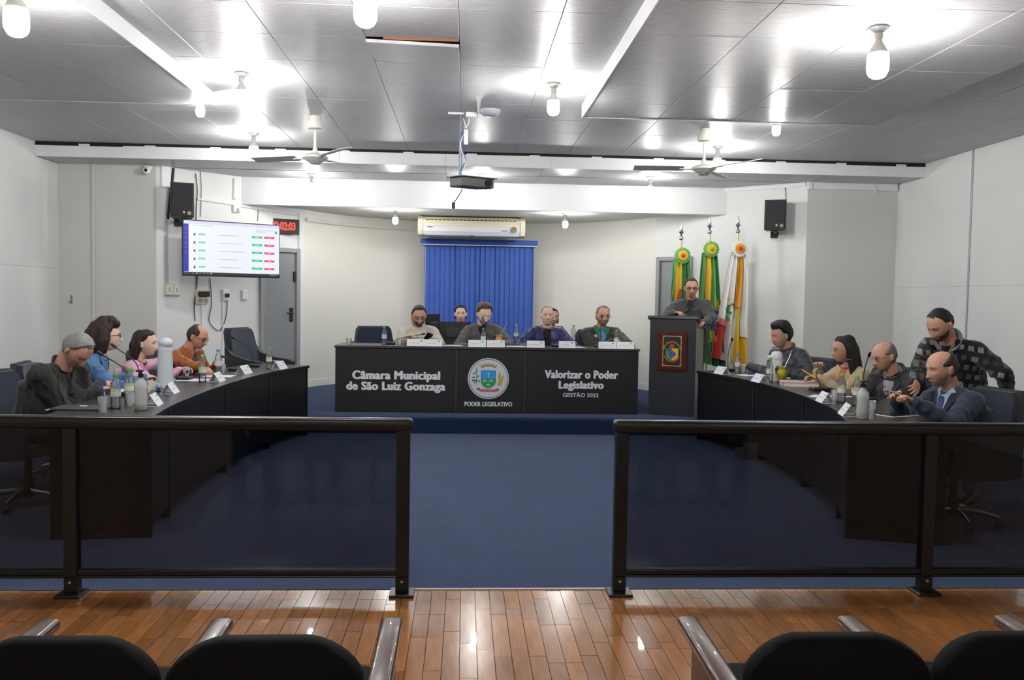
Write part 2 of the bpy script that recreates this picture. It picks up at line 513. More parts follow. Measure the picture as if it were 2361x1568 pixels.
# ================================================================= strips and mouldings on the walls
ntrim = [4]
def trim(mb, m=M_TRIMG, label=None):
    o = mb.build('trim_%d' % ntrim[0], m); ntrim[0] += 1
    return struct(o, label)
mb = MB(); p = pwall(2235, 600, (WR, 0), (WR, 1)); mb.rbox(WR-.012, WR, p.y-.014, p.y+.014, 0, CZ, r=.004); trim(mb, mat('alu_strip', rgb(176, 179, 184), .35, metal=.3), 'thin metal strip down the right wall')
mb = MB(); p = pwall(2361, 605, (WR, 0), (WR, 1)); mb.box(WR-.003, WR, 2, 11.1, 1.735, 1.739); trim(mb)
mb = MB(); mb.box(WL, WL+.003, 2, 11.0, 1.80, 1.804); trim(mb)
mb = MB(); p = pwall(216, 600, (WL, 11), LA0); mb.rbox(p.x-.012, p.x+.02, 10.975, 11.0, 0, CZ2, r=.004); trim(mb, M_WALL_G, 'vertical strip on the left wall panel')
mb = MB(); mb.rbox(4.46, 5.6, 11.06, 11.1, CZ2-.09, CZ2, r=.006); trim(mb, M_WHITE, 'white moulding under the ceiling')
mb = MB(); mb.rbox(4.4, 4.46, 11.04, 11.1, CZ2-.1, CZ2+.02, r=.006); trim(mb, M_WHITE)
# moulding along the top of the right slanted wall
def slant_box(p0, p1, s0, s1, z0, z1, th, mb=None, off=0.0):
    a = Vector((p0[0], p0[1], 0)); b = Vector((p1[0], p1[1], 0)); t = (b-a).normalized(); n = Vector((-t.y, t.x, 0))
    if n.dot(Vector((.3, 7, 0))-a) < 0: n = -n
    mb = mb or MB(); q0 = a+t*s0+n*off; q1 = a+t*s1+n*off; q2 = q1+n*th; q3 = q0+n*th
    pts = [(q0.x, q0.y), (q1.x, q1.y), (q2.x, q2.y), (q3.x, q3.y)]
    return mb.prism(pts, z0, z1)
mb = slant_box(RA0, RA1, .02, 1.15, CZ2-.05, CZ2, .03); trim(mb, M_WHITE)
mb = slant_box(LA0, LA1, 0, 2.2, DAIS, DAIS+.07, .012); struct(mb.build('baseboard_left', M_WALL))
mb = slant_box(RA0, RA1, 0, 2.2, DAIS, DAIS+.07, .012); struct(mb.build('baseboard_right', M_WALL))

# ================================================================= doors
def along(p0, p1, s, z=0, off=0.0):
    a = Vector((p0[0], p0[1], 0)); b = Vector((p1[0], p1[1], 0)); t = (b-a).normalized(); n = Vector((-t.y, t.x, 0))
    if n.dot(Vector((.3, 7, 0))-a) < 0: n = -n
    return a+t*s+n*off+Vector((0, 0, z)), t, n
def s_of(x, y, p0, p1):
    p = pwall(x, y, p0, p1); return (Vector((p.x, p.y, 0))-Vector((p0[0], p0[1], 0))).length
def door(name, p0, p1, s0, s1, ztop, label, hs):
    q, t, n = along(p0, p1, s0)
    M = Matrix(((t.x, n.x, 0, q.x), (t.y, n.y, 0, q.y), (0, 0, 1, DAIS), (0, 0, 0, 1)))
    W = s1-s0; H = ztop-DAIS
    mb = MB(); mb.rbox(.06, W-.06, .0, .012, 0, H-.06, r=.003, seg=1, M=M)
    d = struct(mb.build(name, M_GREYDOOR), label)
    for (xa, xb, za, zb) in ((0, .06, 0, H), (W-.06, W, 0, H), (.06, W-.06, H-.06, H)):
        mb = MB(); mb.rbox(xa, xb, 0, .05, za, zb, r=.006, M=M); mb.build('door_frame', M_GREYFRAME, d)
    mb = MB(); xh = W-.13 if hs > 0 else .13
    mb.rbox(xh-.03, xh+.03, .012, .02, .95, 1.15, r=.003, M=M)
    mb.tube([(xh, .016, 1.08), (xh, .06, 1.08), (xh-.1*hs, .06, 1.08)], .009, M=M); mb.build('handle', mat('dark_metal', rgb(60, 60, 62), .35, metal=.7), d)
    mb = MB(); xk = W-.085 if hs > 0 else .085
    mb.rbox(xk-.015, xk+.015, .01, .04, 1.52, 1.66, r=.004, M=M); mb.build('latch', M_BLACKP, d)
    return d
sL1 = s_of(688, 700, LA0, LA1); sL0 = s_of(600, 700, LA0, LA1)
zt = pwall(670, 573, LA0, LA1).z
door('door_1', LA0, LA1, sL0-.02, min(sL1, 2.2), zt, 'grey door half hidden behind the wall screen', 1)
sR0 = s_of(1597, 650, RA0, RA1); zt2 = pwall(1560, 592, RA0, RA1).z
door('door_2', RA0, RA1, sR0, 2.19, zt2, 'grey door behind the flags', -1)
# ================================================================= people
def npv(a): return np.array(a, float)
class Soup:
    """closed shapes that a voxel remesh melts into one continuous surface"""
    def __init__(s): s.mb = MB()
    def cap(s, p0, p1, r0, r1, seg=12):
        p0 = Vector(p0); p1 = Vector(p1); d = p1-p0; L = d.length
        if L < 1e-6: return s.sph(p0, r0)
        t = d/L; pts = []; rr = []
        for k in range(4):
            a = PI/2*(k+.25)/4.0; pts.append(p0-t*r0*math.cos(a)); rr.append(r0*math.sin(a))
        pts += [p0, p0+d*.5, p1]; rr += [r0, (r0+r1)/2, r1]
        for k in range(4):
            a = PI/2*(k+.75)/4.0; pts.append(p1+t*r1*math.sin(a)); rr.append(max(.0004, r1*math.cos(a)))
        s.mb.tube(pts, rr, seg)
        return s
    def chain(s, pts, rr, seg=12):
        for k in range(len(pts)-1): s.cap(pts[k], pts[k+1], rr[k], rr[k+1], seg)
        return s
    def sph(s, c, r):
        r = (r, r, r) if not isinstance(r, (tuple, list)) else r
        s.mb.ell(c, r); return s
    def ell(s, c, r, M=None): s.mb.ell(c, r, M=M); return s
    def loft(s, rings): s.mb.loft(rings); return s
    def add(s, v, f, M=None): s.mb.add(v, f, M=M); return s
    def melt(s, name, voxel, smooth=3, disp=None):
        me = s.mb.mesh(name)
        bm = bmesh.new(); bm.from_mesh(me); bmesh.ops.recalc_face_normals(bm, faces=bm.faces[:]); bm.to_mesh(me); bm.free()
        o = bpy.data.objects.new(name, me); COL.objects.link(o)
        r = o.modifiers.new('r', 'REMESH'); r.mode = 'VOXEL'; r.voxel_size = voxel; r.adaptivity = 0
        if smooth:
            m_ = o.modifiers.new('s', 'SMOOTH'); m_.iterations = smooth; m_.factor = .5
        dg = bpy.context.evaluated_depsgraph_get()
        out = bpy.data.meshes.new_from_object(o.evaluated_get(dg))
        bpy.data.objects.remove(o); bpy.data.meshes.remove(me)
        out.name = name
        if disp is not None:
            n = len(out.vertices); co = np.empty(n*3); out.vertices.foreach_get('co', co); co = co.reshape(-1, 3)
            no = np.empty(n*3); out.vertices.foreach_get('normal', no); no = no.reshape(-1, 3)
            co += no*disp(co)[:, None]
            out.vertices.foreach_set('co', co.ravel()); out.update()
        out.polygons.foreach_set('use_smooth', [True]*len(out.polygons))
        return out

def wave_noise(co, scale, seed, octs=5):
    r = np.random.default_rng(seed); v = np.zeros(len(co))
    for k in range(octs):
        d = r.normal(size=3); d /= np.linalg.norm(d); f = scale*(1+.9*k)
        w = r.normal(size=3); w /= np.linalg.norm(w)
        v += np.sin(co@d*f+r.uniform(0, 6)+1.2*np.sin(co@w*f*.7+r.uniform(0, 6)))/(1+.5*k)
    return v/2.2
def sstep(a, b, x):
    t = np.clip((x-a)/(b-a), 0, 1); return t*t*(3-2*t)

# ---- the head: a lat-long sphere pushed into a face that looks along +y
HN, HM = 72, 52
_az = np.linspace(0, 2*PI, HN, endpoint=False)
_el = np.linspace(-PI/2+.03, PI/2-.03, HM)
_A, _E = np.meshgrid(_az, _el)
HD = np.stack([np.sin(_A)*np.cos(_E), np.cos(_A)*np.cos(_E), np.sin(_E)], -1).reshape(-1, 3)
HF = [(i*HN+k, i*HN+(k+1) % HN, (i+1)*HN+(k+1) % HN, (i+1)*HN+k) for i in range(HM-1) for k in range(HN)]
HF += [tuple(range(HN-1, -1, -1)), tuple((HM-1)*HN+k for k in range(HN))]
def head_shape(d, wide=1.0, jaw=1.0, nose=1.0, lng=1.0):
    n_ = 2.35
    d = d*((np.abs(d)**n_).sum(1)**(-1/n_))[:, None]
    p = d*np.array([.0755*wide, .096, .115*lng])
    x, y, z = p[:, 0].copy(), p[:, 1].copy(), p[:, 2].copy()
    lo = sstep(.0, -.11, z)
    x *= 1-(.25/jaw)*lo
    back = sstep(.0, -.08, z)*sstep(.02, -.06, y)
    y += .038*back
    front = sstep(0, .06, y)
    y -= .006*front*sstep(.03, .1, z)*0
    y += front*sstep(-.02, -.1, z)*.012
    z = np.where(z > 0, z*.98, z)
    g = lambda cx_, cz_, sx_, sz_: np.exp(-((x-cx_)/sx_)**2-((z-cz_)/sz_)**2)
    fm = sstep(.03, .07, y)
    add = np.zeros(len(x))
    add += .006*(g(.03, .03, .022, .010)+g(-.03, .03, .022, .010)+.6*g(0, .03, .012, .01))
    add -= .012*(g(.031, .006, .017, .013)+g(-.031, .006, .017, .013))
    nz = sstep(.022, -.035, z)*sstep(-.052, -.038, z)
    add += nose*(.006+.024*nz)*np.exp(-(x/(.009+.006*nz))**2)*sstep(.03, .01, z)*sstep(-.053, -.040, z)
    add += .008*nose*(g(.013, -.036, .008, .007)+g(-.013, -.036, .008, .007))
    add += .007*g(0, -.062, .024, .010)-.004*g(0, -.0625, .022, .0025)
    add -= .004*g(0, -.08, .02, .007)
    add += .010*g(0, -.1, .022, .014)
    add += .004*(g(.045, -.02, .02, .02)+g(-.045, -.02, .02, .02))
    y = y+add*fm
    return np.stack([x, y, z], -1)

def hair_mask(style, p):
    """1 where hair grows; p in head units"""
    x, y, z = p[:, 0], p[:, 1], p[:, 2]
    # side line: above ears, running down behind them to the nape
    nape = sstep(.004, -.03, y)
    side_lo = .022-.1*nape+.004*np.sin(x*260)*np.sin(y*210)
    side = sstep(side_lo-.012, side_lo+.012, z)
    if style == 'short':
        fr = .09; back = 1
    elif style == 'low':
        fr = .08
    elif style == 'receding':
        fr = .084+.03*np.exp(-((np.abs(x)-.035)/.02)**2)
    elif style == 'high':
        fr = .088+.02*np.exp(-((np.abs(x)-.035)/.02)**2)
    elif style in ('bald', 'bald2'):
        fr = .2
    else:
        fr = .066
    front = sstep(.01, .045, y)
    # in front of the ears the hair starts higher
    line = side_lo*(1-front)+np.maximum(fr, side_lo)*front
    nz_ = .003*np.sin(x*310+y*90)+.003*np.sin(y*400+z*150)
    m_ = sstep(line-.012+nz_, line+.03+nz_, z)
    if style in ('bald', 'bald2'):
        top = .062 if style == 'bald' else .09
        crown = sstep(top+.012, top-.012, z+.55*y)
        m_ = sstep(side_lo-.01, side_lo+.012, z)*crown*sstep(.05, .03, y)
    return m_
def hair_mesh(style, shape, thick, seed, noise_amp=.004, rough=40, puff_top=0.0, extra=None):
    m_ = hair_mask(style, shape)
    nrm = shape/np.array([.077, .098, .118])**2; nrm /= np.linalg.norm(nrm, axis=1)[:, None]
    n_ = wave_noise(shape, rough, seed)*noise_amp
    t_ = (thick+n_+puff_top*sstep(.02, .1, shape[:, 2]))*m_-.006*(1-m_)
    if extra is not None: t_ = t_+extra(shape)*m_
    return shape+nrm*t_[:, None]

# ---- a hand: wrist at 0, fingers along +y, back of the hand +z; thumb at +x
def hand_soup(S, M, side, curl=.5, spread=.05, point=False, grip=0.0):
    """side +1: thumb at +x"""
    k = side
    tr = lambda p: M @ Vector((p[0]*k, p[1], p[2]))
    rings = []
    for (y, w_, h_, z) in ((-.01, .026, .019, 0), (.015, .031, .018, .001), (.05, .039, .015, .003), (.078, .042, .0135, .003), (.092, .037, .010, 0)):
        rings.append([tuple(tr((w_*math.cos(a), y, z+h_*math.sin(a)))) for a in np.linspace(0, 2*PI, 14, endpoint=False)])
    S.loft(rings)
    for j, (x0, L, r) in enumerate(((.030, .072, .0088), (.0105, .08, .009), (-.0095, .075, .0088), (-.028, .06, .0078))):
        c = curl*(1.0+.12*j)
        if point and j == 0: c = .08
        a = 0.0; p = Vector((x0, .085, .0)); pts = [p.copy()]
        sx_ = spread*(1.2-.8*j)
        for (f, b) in ((.45, .55), (.31, 1.0), (.24, .8)):
            a += c*b
            p = p+Vector((sx_*L*f*2, math.cos(a)*L*f, -math.sin(a)*L*f)); pts.append(p.copy())
        S.chain([tr(q) for q in pts], [r*1.05, r, r*.92, r*.8], 8)
    q0 = Vector((.026, .02, -.006)); q1 = Vector((.046, .048, -.014-.012*grip)); q2 = Vector((.05-.018*grip, .078, -.02-.03*grip)); q3 = Vector((.048-.03*grip, .1, -.024-.04*grip))
    S.chain([tr(q) for q in (q0, q1, q2, q3)], [.016, .0125, .0105, .0085], 8)

def frame_from(dirv, up):
    y = Vector(dirv).normalized(); z = Vector(up); z = (z-y*z.dot(y))
    z = z.normalized() if z.length > 1e-5 else Vector((0, 0, 1)); x = y.cross(z)
    return Matrix(((x.x, y.x, z.x), (x.y, y.y, z.y), (x.z, y.z, z.z))).to_4x4()
def ik(sh, ha, l1, l2, pole):
    d = ha-sh; L = min(d.length, (l1+l2)*.995); t = d.normalized(); ha2 = sh+t*L
    a = (l1*l1-l2*l2+L*L)/(2*L); h_ = math.sqrt(max(0, l1*l1-a*a))
    po = Vector(pole)-t*Vector(pole).dot(t)
    po = po.normalized() if po.length > 1e-5 else Vector((0, 0, -1))
    return sh+t*a+po*h_, ha2

def tone(name, c): return mat('skin_'+name, rgb(*c), .5, spec=.35, var=.05, vscale=30)
def cloth(name, c, rough=.85, bump=.12, bscale=140, var=.06, vscale=14, sheen=.2, spec=.25):
    return mat('cloth_'+name, rgb(*c), rough, var=var, vscale=vscale, bump=bump, bscale=bscale, sheen=sheen, spec=spec)
def cloth_check(name):
    """black jacket with rows of pale grey checks"""
    if name in MATS: return MATS[name]
    m = cloth(name+'_base', (24, 25, 26)); m = m.copy(); m.name = name
    nt = m.node_tree; N = nt.nodes; L = nt.links; b = N['Principled BSDF']
    tc = N.new('ShaderNodeTexCoord'); mp = N.new('ShaderNodeMapping'); mp.inputs['Rotation'].default_value = (.0, .12, .2); mp.inputs['Location'].default_value = (.013, .02, .01)
    L.new(tc.outputs['Object'], mp.inputs['Vector'])
    sx_ = N.new('ShaderNodeSeparateXYZ'); L.new(mp.outputs[0], sx_.inputs[0])
    ad = N.new('ShaderNodeMath'); ad.operation = 'ADD'; L.new(sx_.outputs['X'], ad.inputs[0]); L.new(sx_.outputs['Y'], ad.inputs[1])
    cb = N.new('ShaderNodeCombineXYZ'); L.new(ad.outputs[0], cb.inputs[0]); L.new(sx_.outputs['Z'], cb.inputs[1])
    ck = N.new('ShaderNodeTexBrick'); ck.offset = .5
    ck.inputs['Scale'].default_value = 1.0; ck.inputs['Brick Width'].default_value = .086; ck.inputs['Row Height'].default_value = .074; ck.inputs['Mortar Size'].default_value = .019; ck.inputs['Mortar Smooth'].default_value = .1
    ck.inputs['Color1'].default_value = (*rgb(26, 27, 28), 1); ck.inputs['Color2'].default_value = (*rgb(150, 152, 152), 1); ck.inputs['Mortar'].default_value = (*rgb(20, 21, 22), 1); ck.inputs['Bias'].default_value = .05
    L.new(cb.outputs[0], ck.inputs['Vector'])
    wv = N.new('ShaderNodeTexWave'); wv.inputs['Scale'].default_value = 28; L.new(cb.outputs[0], wv.inputs['Vector'])
    mr = N.new('ShaderNodeMapRange'); mr.inputs[3].default_value = .45; mr.inputs[4].default_value = 1.0; L.new(wv.outputs['Fac'], mr.inputs[0])
    hs = N.new('ShaderNodeHueSaturation'); L.new(ck.outputs['Color'], hs.inputs['Color']); L.new(mr.outputs[0], hs.inputs['Value'])
    for l_ in list(b.inputs['Base Color'].links): L.remove(l_)
    L.new(hs.outputs['Color'], b.inputs['Base Color'])
    MATS[name] = m; return m
def cloth_puffer(name, c, pitch=.055):
    if name in MATS: return MATS[name]
    m = cloth(name+'_base', c, rough=.4, spec=.4, bump=0); m = m.copy(); m.name = name
    nt = m.node_tree; N = nt.nodes; L = nt.links; b = N['Principled BSDF']
    tc = N.new('ShaderNodeTexCoord'); wv = N.new('ShaderNodeTexWave'); wv.bands_direction = 'Z'; wv.wave_profile = 'SIN'
    wv.inputs['Scale'].default_value = .314/pitch; wv.inputs['Distortion'].default_value = 1.2; wv.inputs['Detail'].default_value = 2; wv.inputs['Detail Scale'].default_value = 3
    L.new(tc.outputs['Object'], wv.inputs['Vector'])
    bp = N.new('ShaderNodeBump'); bp.inputs['Strength'].default_value = .55; bp.inputs['Distance'].default_value = .012
    MATS[name] = m; return m

M_EYEW = mat('eye_white', rgb(176, 168, 158), .35); M_EYED = mat('iris', rgb(48, 34, 26), .2)
def hairmat(name, c): return mat('hair_'+name, rgb(*c), .55, var=.25, vscale=40, bump=.5, bscale=120, bstretch=(1, 1, .3), spec=.35)
M_TROUS = cloth('dark_trousers', (36, 38, 46)); M_SHOE = mat('black_shoe', rgb(22, 20, 20), .35)
SEED = [11]

def person(label, head, face, tilt=0.0, nod=0.0, body=None, lean=.15, side=0.0, base=0.0, skin=None, hair=('short', None, .012), jacket=None,
           hands=None, female=False, size=1.0, seat=.47, stand=False, eyes=True, pole=(.5, -.6), fat=1.0, curl=(.6, .6), palm=None,
           point=(False, False), glasses=None, beard=None, brow=(40, 30, 26), headk=None, sh_drop=0.0, sh_w=None, extras=None, cuff=True, hip=None, sh_yaw=None, grip=(0, 0), trous=None):
    """head: world position of the head's middle. face/body: heading angles of gaze and chest (0 = +y, turning left positive).
    hands: world targets (right, left) for the wrists."""
    SEED[0] += 1; seed = SEED[0]
    if body is None: body = face
    H = Vector(head)
    bf = Vector((-math.sin(body), math.cos(body), 0)); br = Vector((math.cos(body), math.sin(body), 0))
    hipxy = Vector((H.x, H.y, 0))-bf*lean-br*side
    if hip is not None: hipxy = Vector((hip[0], hip[1], 0))
    root = thing('person', label, 'person', (hipxy.x, hipxy.y, base), body)
    Wi = (T(hipxy.x, hipxy.y, base) @ RZ(body)).inverted()
    loc = lambda v: Wi @ Vector(v)
    h0 = loc(H)
    Mh = T(*h0) @ RZ(face-body) @ RX(-nod) @ RY(tilt) @ Matrix.Diagonal((size, size, size, 1))
    hp = lambda p: Mh @ Vector(p)
    pel = Vector((0, 0, (seat+.09) if not stand else .93))
    # neck base under and behind the skull
    nb = hp((0, -.035, -.095)); nb = nb+Vector((0, -.03, -.045))
    nb.z = min(nb.z, h0.z-.115)
    spine = nb-pel; SL = spine.length; sd = spine.normalized()
    sw = sh_w or (.148 if female else .172)
    yw = sh_yaw or 0.0
    lat = Vector((math.cos(yw), math.sin(yw), 0)); lat = (lat-sd*lat.dot(sd)).normalized()
    fwd = sd.cross(lat)*-1
    if fwd.y < 0: fwd = -fwd
    chest = pel+spine*.6-fwd*.035
    belly = pel+spine*.3-fwd*.01
    top = nb-sd*.038
    def ring(c, w_, d_, n=20, up=None):
        return [tuple(c+lat*(w_*math.copysign(abs(math.cos(a))**.85, math.cos(a)))+fwd*(d_*math.copysign(abs(math.sin(a))**.85, math.sin(a)))) for a in np.linspace(0, 2*PI, n, endpoint=False)]
    shR = top+lat*sw-sd*(.048+sh_drop); shL = top-lat*sw-sd*(.048+sh_drop)
    l1, l2 = (.27, .245) if female else (.30, .265)
    hw = [loc(v) for v in hands]
    # elbows drop down, out and a little back
    po = lambda s: lat*(pole[0]*s)+Vector((0, 0, -1))*.8+fwd*pole[1]*.5
    elR, wrR = ik(shR, hw[0], l1, l2, po(1)); elL, wrL = ik(shL, hw[1], l1, l2, po(-1))
    # ---- body: head, neck, trunk, arms and hands as one surface
    shp = head_shape(HD, *(headk or ((.94, 1.0, .8, .97) if female else (1, 1, 1, 1))))
    S = Soup(); S.add([tuple(hp(q)) for q in shp], HF)
    for s in (-1, 1):
        S.ell((0, 0, 0), (.010*size, .023*size, .032*size), M=T(*hp((s*.0785, -.014, -.006))) @ RZ(face-body) @ RX(-nod+.12) @ RZ(-s*.5))
        S.sph(hp((s*.0775, .0, -.028)), .008*size)
    S.cap(hp((0, -.025, -.06)), nb+Vector((0, 0, -.02)), .056 if not female else .047, .062 if not female else .052, 16)
    S.cap(nb-sd*.03, nb-sd*.03+lat*.1-sd*.03, .05, .04); S.cap(nb-sd*.03, nb-sd*.03-lat*.1-sd*.03, .05, .04)
    S.loft([ring(pel, .1, .07), ring(belly, .1, .07), ring(chest, .12, .08), ring(top-sd*.03, .11, .06), ring(nb, .05, .05)])
    for (sh_, el, wr) in ((shR, elR, wrR), (shL, elL, wrL)): S.chain([sh_, el, wr], [.036, .03, .024], 10)
    for k, (el, wr, s) in enumerate(((elR, wrR, 1), (elL, wrL, -1))):
        d = (wr-el).normalized()
        up = Vector((0, 0, 1)) if palm is None or palm[k] is None else Vector(palm[k])
        dd = d+Vector((0, 0, -d.z*.75)) if palm is None or palm[k] is None else d
        Mw = T(*wr) @ frame_from(dd, up)
        Mw = Mw @ Matrix.Diagonal((.98, .98, .98, 1))
        # frame_from: x = y cross z, so +x is the person's right; the right hand's thumb points left
        hand_soup(S, Mw, -s, curl[k], point=point[k], grip=grip[k])
    skm = skin or tone('mid', (196, 142, 116))
    me = S.melt('body', .0052, 2); me.materials.append(skm); bo = put('body', me, root)
    # ---- face details
    for s in (-1, 1):
        if nod > .2:
            mb = MB(); mb.ell((s*.031, .0745, .005), (.0135, .0095, .0085), seg=12, rings=8); mb.v = [tuple(hp(v)) for v in mb.v]; eo = mb.build('eyelid', skm, root, smooth=True)
            mb = MB(); mb.tube([hp(q) for q in catmull([(s*.019, .0825, .001), (s*.031, .0845, -.0025), (s*.043, .0775, .001)], 7)], .0013, 5); mb.build('lashes', M_EYED, eo, smooth=True)
        elif eyes:
            mb = MB(); mb.ell((s*.031, .076, .006), (.0125, .009, .0068), seg=12, rings=8)
            e = [((v[0]), v[1], v[2]) for v in mb.v]; mb.v = [tuple(hp(v)) for v in e]
            eo = mb.build('eye', M_EYEW, root, smooth=True)
            mb = MB(); mb.ell((s*.031+.0, .0825, .0055), (.0058, .0044, .0058), seg=10, rings=6); mb.v = [tuple(hp(v)) for v in mb.v]; mb.build('iris', M_EYED, eo, smooth=True)
            mb = MB(); mb.tube([hp(q) for q in catmull([(s*.018, .0815, .0085), (s*.031, .0862, .0125), (s*.044, .077, .0085)], 7)], .0014, 5); mb.build('lashes', M_EYED, eo, smooth=True)
        pts = [(s*.013, .0935, .026), (s*.028, .0905, .031), (s*.046, .074, .026)]
        mb = MB(); mb.tube([hp(q) for q in catmull(pts, 8)], [.0026, .004, .0044, .0044, .004, .0034, .0026, .0014], 6); mb.build('eyebrow', hairmat('brow%d' % brow[0], brow), root, smooth=True)
    mb = MB(); mb.ell((0, .0905, -.0615), (.020, .010, .0055), seg=14, rings=8); mb.v = [tuple(hp(v)) for v in mb.v]
    mb.build('lips', mat('lips_f', rgb(186, 110, 104), .45) if female else mat('lips_m', rgb(172, 116, 102), .5), root, smooth=True)
    mb = MB(); mb.tube([hp(q) for q in catmull([(-.021, .090, -.0615), (-.01, .0985, -.0618), (0, .1008, -.0615), (.01, .0985, -.0618), (.021, .090, -.0615)], 11)], .0014, 5); mb.build('mouth_line', mat('mouth_dark', rgb(96, 52, 48), .6), root, smooth=True)
    # ---- hair
    st, hc, th = hair[0], hair[1], hair[2]
    hm = hairmat('%d_%d_%d' % hc, hc) if hc else hairmat('dark', (34, 28, 26))
    kw = hair[3] if len(hair) > 3 else {}
    P = hair_mesh(st, shp, th, seed, **{k: v for k, v in kw.items() if k in ('noise_amp', 'rough', 'puff_top', 'extra')})
    mb = MB(); mb.add([tuple(hp(q)) for q in P], HF); hob = mb.build('hair', hm, root, smooth=True)
    if 'locks' in kw:
        S2 = Soup()
        for chain_, rr in kw['locks']: S2.chain([hp(q) for q in chain_], rr)
        S2.add([tuple(hp(q)) for q in P], HF)
        bpy.data.objects.remove(hob)
        me = S2.melt('hair', .007, 3, disp=lambda co: .0035*wave_noise(co*np.array([1, 1, .25]), 160, seed)); me.materials.append(hm); hob = put('hair', me, root)
    if beard:
        bc, bt = beard
        z, y, x = shp[:, 2], shp[:, 1], shp[:, 0]
        jaw = sstep(-.03, -.05, z-.35*np.clip(.06-y, 0, .06))*sstep(-.015, .02, y)
        lipz = np.exp(-(x/.026)**2-((z+.0615)/.009)**2)
        m_ = np.clip(jaw-1.3*lipz, 0, 1)
        nrm = shp/np.array([.077, .098, .118])**2; nrm /= np.linalg.norm(nrm, axis=1)[:, None]
        Q = shp+nrm*((bt)*m_-.008*(1-m_))[:, None]
        mb = MB(); mb.add([tuple(hp(q)) for q in Q], HF); mb.build('beard', mat('beard_%d_%d_%d' % bc, rgb(*bc), .8, var=.3, vscale=150, bump=.5, bscale=300), root, smooth=True)
    if glasses:
        gm = mat('glasses_%d' % glasses[0], rgb(*glasses), .3)
        gt = glasses_thick = .0022 if sum(glasses) < 200 else .0016
        g = MB()
        for s in (-1, 1):
            ringp = [(s*.033+.023*math.cos(a), .098-.10*abs(s*.033+.023*math.cos(a))**1.5*4, .004+.017*math.sin(a)) for a in np.linspace(0, 2*PI, 18)]
            g.tube([hp(q) for q in ringp], gt, 5)
            g.tube([hp((s*.056, .084, .008)), hp((s*.072, .05, .01)), hp((s*.081, -.005, .008))], gt, 5)
        g.tube([hp((-.011, .098, .006)), hp((0, .102, .008)), hp((.011, .098, .006))], gt, 5)
        go = g.build('glasses', gm, root, smooth=True)
        for s in (-1, 1):
            g = MB(); g.add([hp((s*.033+.021*math.cos(a), .0965-.10*abs(s*.033+.021*math.cos(a))**1.5*4, .004+.0155*math.sin(a))) for a in np.linspace(0, 2*PI, 12, endpoint=False)], [tuple(range(12))])
            g.build('lens', mat_clear('spectacle_lens', (.93, .94, .95), gloss=.05), go)
    # ---- jacket
    J = dict(m=cloth('charcoal', (58, 58, 58)), r=1.0, wr=.013, seed=seed, len=.06, bulk=0.0)
    J.update(jacket or {})
    k = (1.0 if not female else .88)*J['r']*fat; bk = J['bulk']
    S = Soup()
    hem = pel-sd*J['len'] if not stand else pel-sd*J.get('len', .1)
    S.loft([ring(hem, (.185+bk)*k, (.135+bk)*k*fat), ring(pel+sd*.08, (.178+bk)*k, (.13+bk)*k*fat), ring(belly+sd*.05, (.172+bk)*k*fat, (.125+bk)*k*fat), ring(chest, (.187+bk)*k, (.128+bk)*k), ring(top-sd*.09, (.168+bk*.6)*k, (.108+bk*.5)*k), ring(top-sd*.03, .12*k, .085*k), ring(nb-sd*.012, .075*k, .072*k)])
    for (sh_, el, wr, s) in ((shR, elR, wrR, 1), (shL, elL, wrL, -1)):
        d = (wr-el).normalized(); e2 = wr-d*(.0 if cuff else .03)
        S.cap(nb-sd*.035+lat*s*.045, sh_+sd*.006, .05*k, (.062+bk*.5)*k); S.cap(top-sd*.06+lat*s*.06, sh_, .07*k, (.062+bk*.5)*k)
        S.chain([sh_, (sh_+el)/2, el, (el+e2)/2, e2], [(.066+bk*.6)*k, (.060+bk*.6)*k, (.053+bk*.5)*k, (.049+bk*.4)*k, (.038+bk*.2)*k], 14)
    wr_ = J['wr']
    elb = [npv(elR), npv(elL)]
    segs = [(pel, nb), (shR, elR), (elR, wrR), (shL, elL), (elL, wrL)]
    def quilt(co):
        best = None; sv = None
        for k_, (a_, b_) in enumerate(segs):
            a = npv(a_); d = npv(b_)-a; L_ = np.linalg.norm(d); d = d/L_
            s_ = (co-a)@d; q = np.clip(s_, 0, L_); dist = np.linalg.norm(co-a-q[:, None]*d, axis=1)-(.07 if k_ == 0 else 0)
            if best is None: best, sv = dist, s_
            else:
                m_ = dist < best; best = np.where(m_, dist, best); sv = np.where(m_, s_, sv)
        return np.abs(np.sin(PI*(sv+.004*wave_noise(co, 30, seed, 2))/J['quilt']))**.6
    def fold(co):
        v = wave_noise(co*np.array([1, 1, .6]), 30, seed, 5)*wr_*.42
        rdg = wave_noise(co, 16, seed+9, 4); v += wr_*.55*(np.exp(-(rdg/.16)**2)-.2)
        if J.get('quilt'): v = v*.6+.0065*(quilt(co)-.6)
        for e in elb:
            d = np.linalg.norm(co-e, axis=1); v += wr_*.55*np.exp(-(d/.12)**2)*np.sin(d*105+2.4*wave_noise(co, 24, seed+3, 3))
        return v
    me = S.melt('jacket', .0095, 4, disp=fold); me.materials.append(J['m']); jo = put(J.get('name', 'jacket'), me, root)
    bm = bmesh.new(); bm.from_mesh(me); tree = BVHTree.FromBMesh(bm); bm.free()
    frontc = top-sd*.0
    def on(x, z, lift=.004, frm=1):
        """a point on the chest: x to the person's right, z along the spine up from the pelvis (0..1); lift above the cloth"""
        c = pel+spine*z+lat*x
        o = c+fwd*frm*.21*max(1, fat)
        hit = tree.ray_cast(o, -fwd*frm, .4)
        q = hit[0] if hit[0] is not None else c+fwd*.1*frm
        return q+fwd*frm*lift
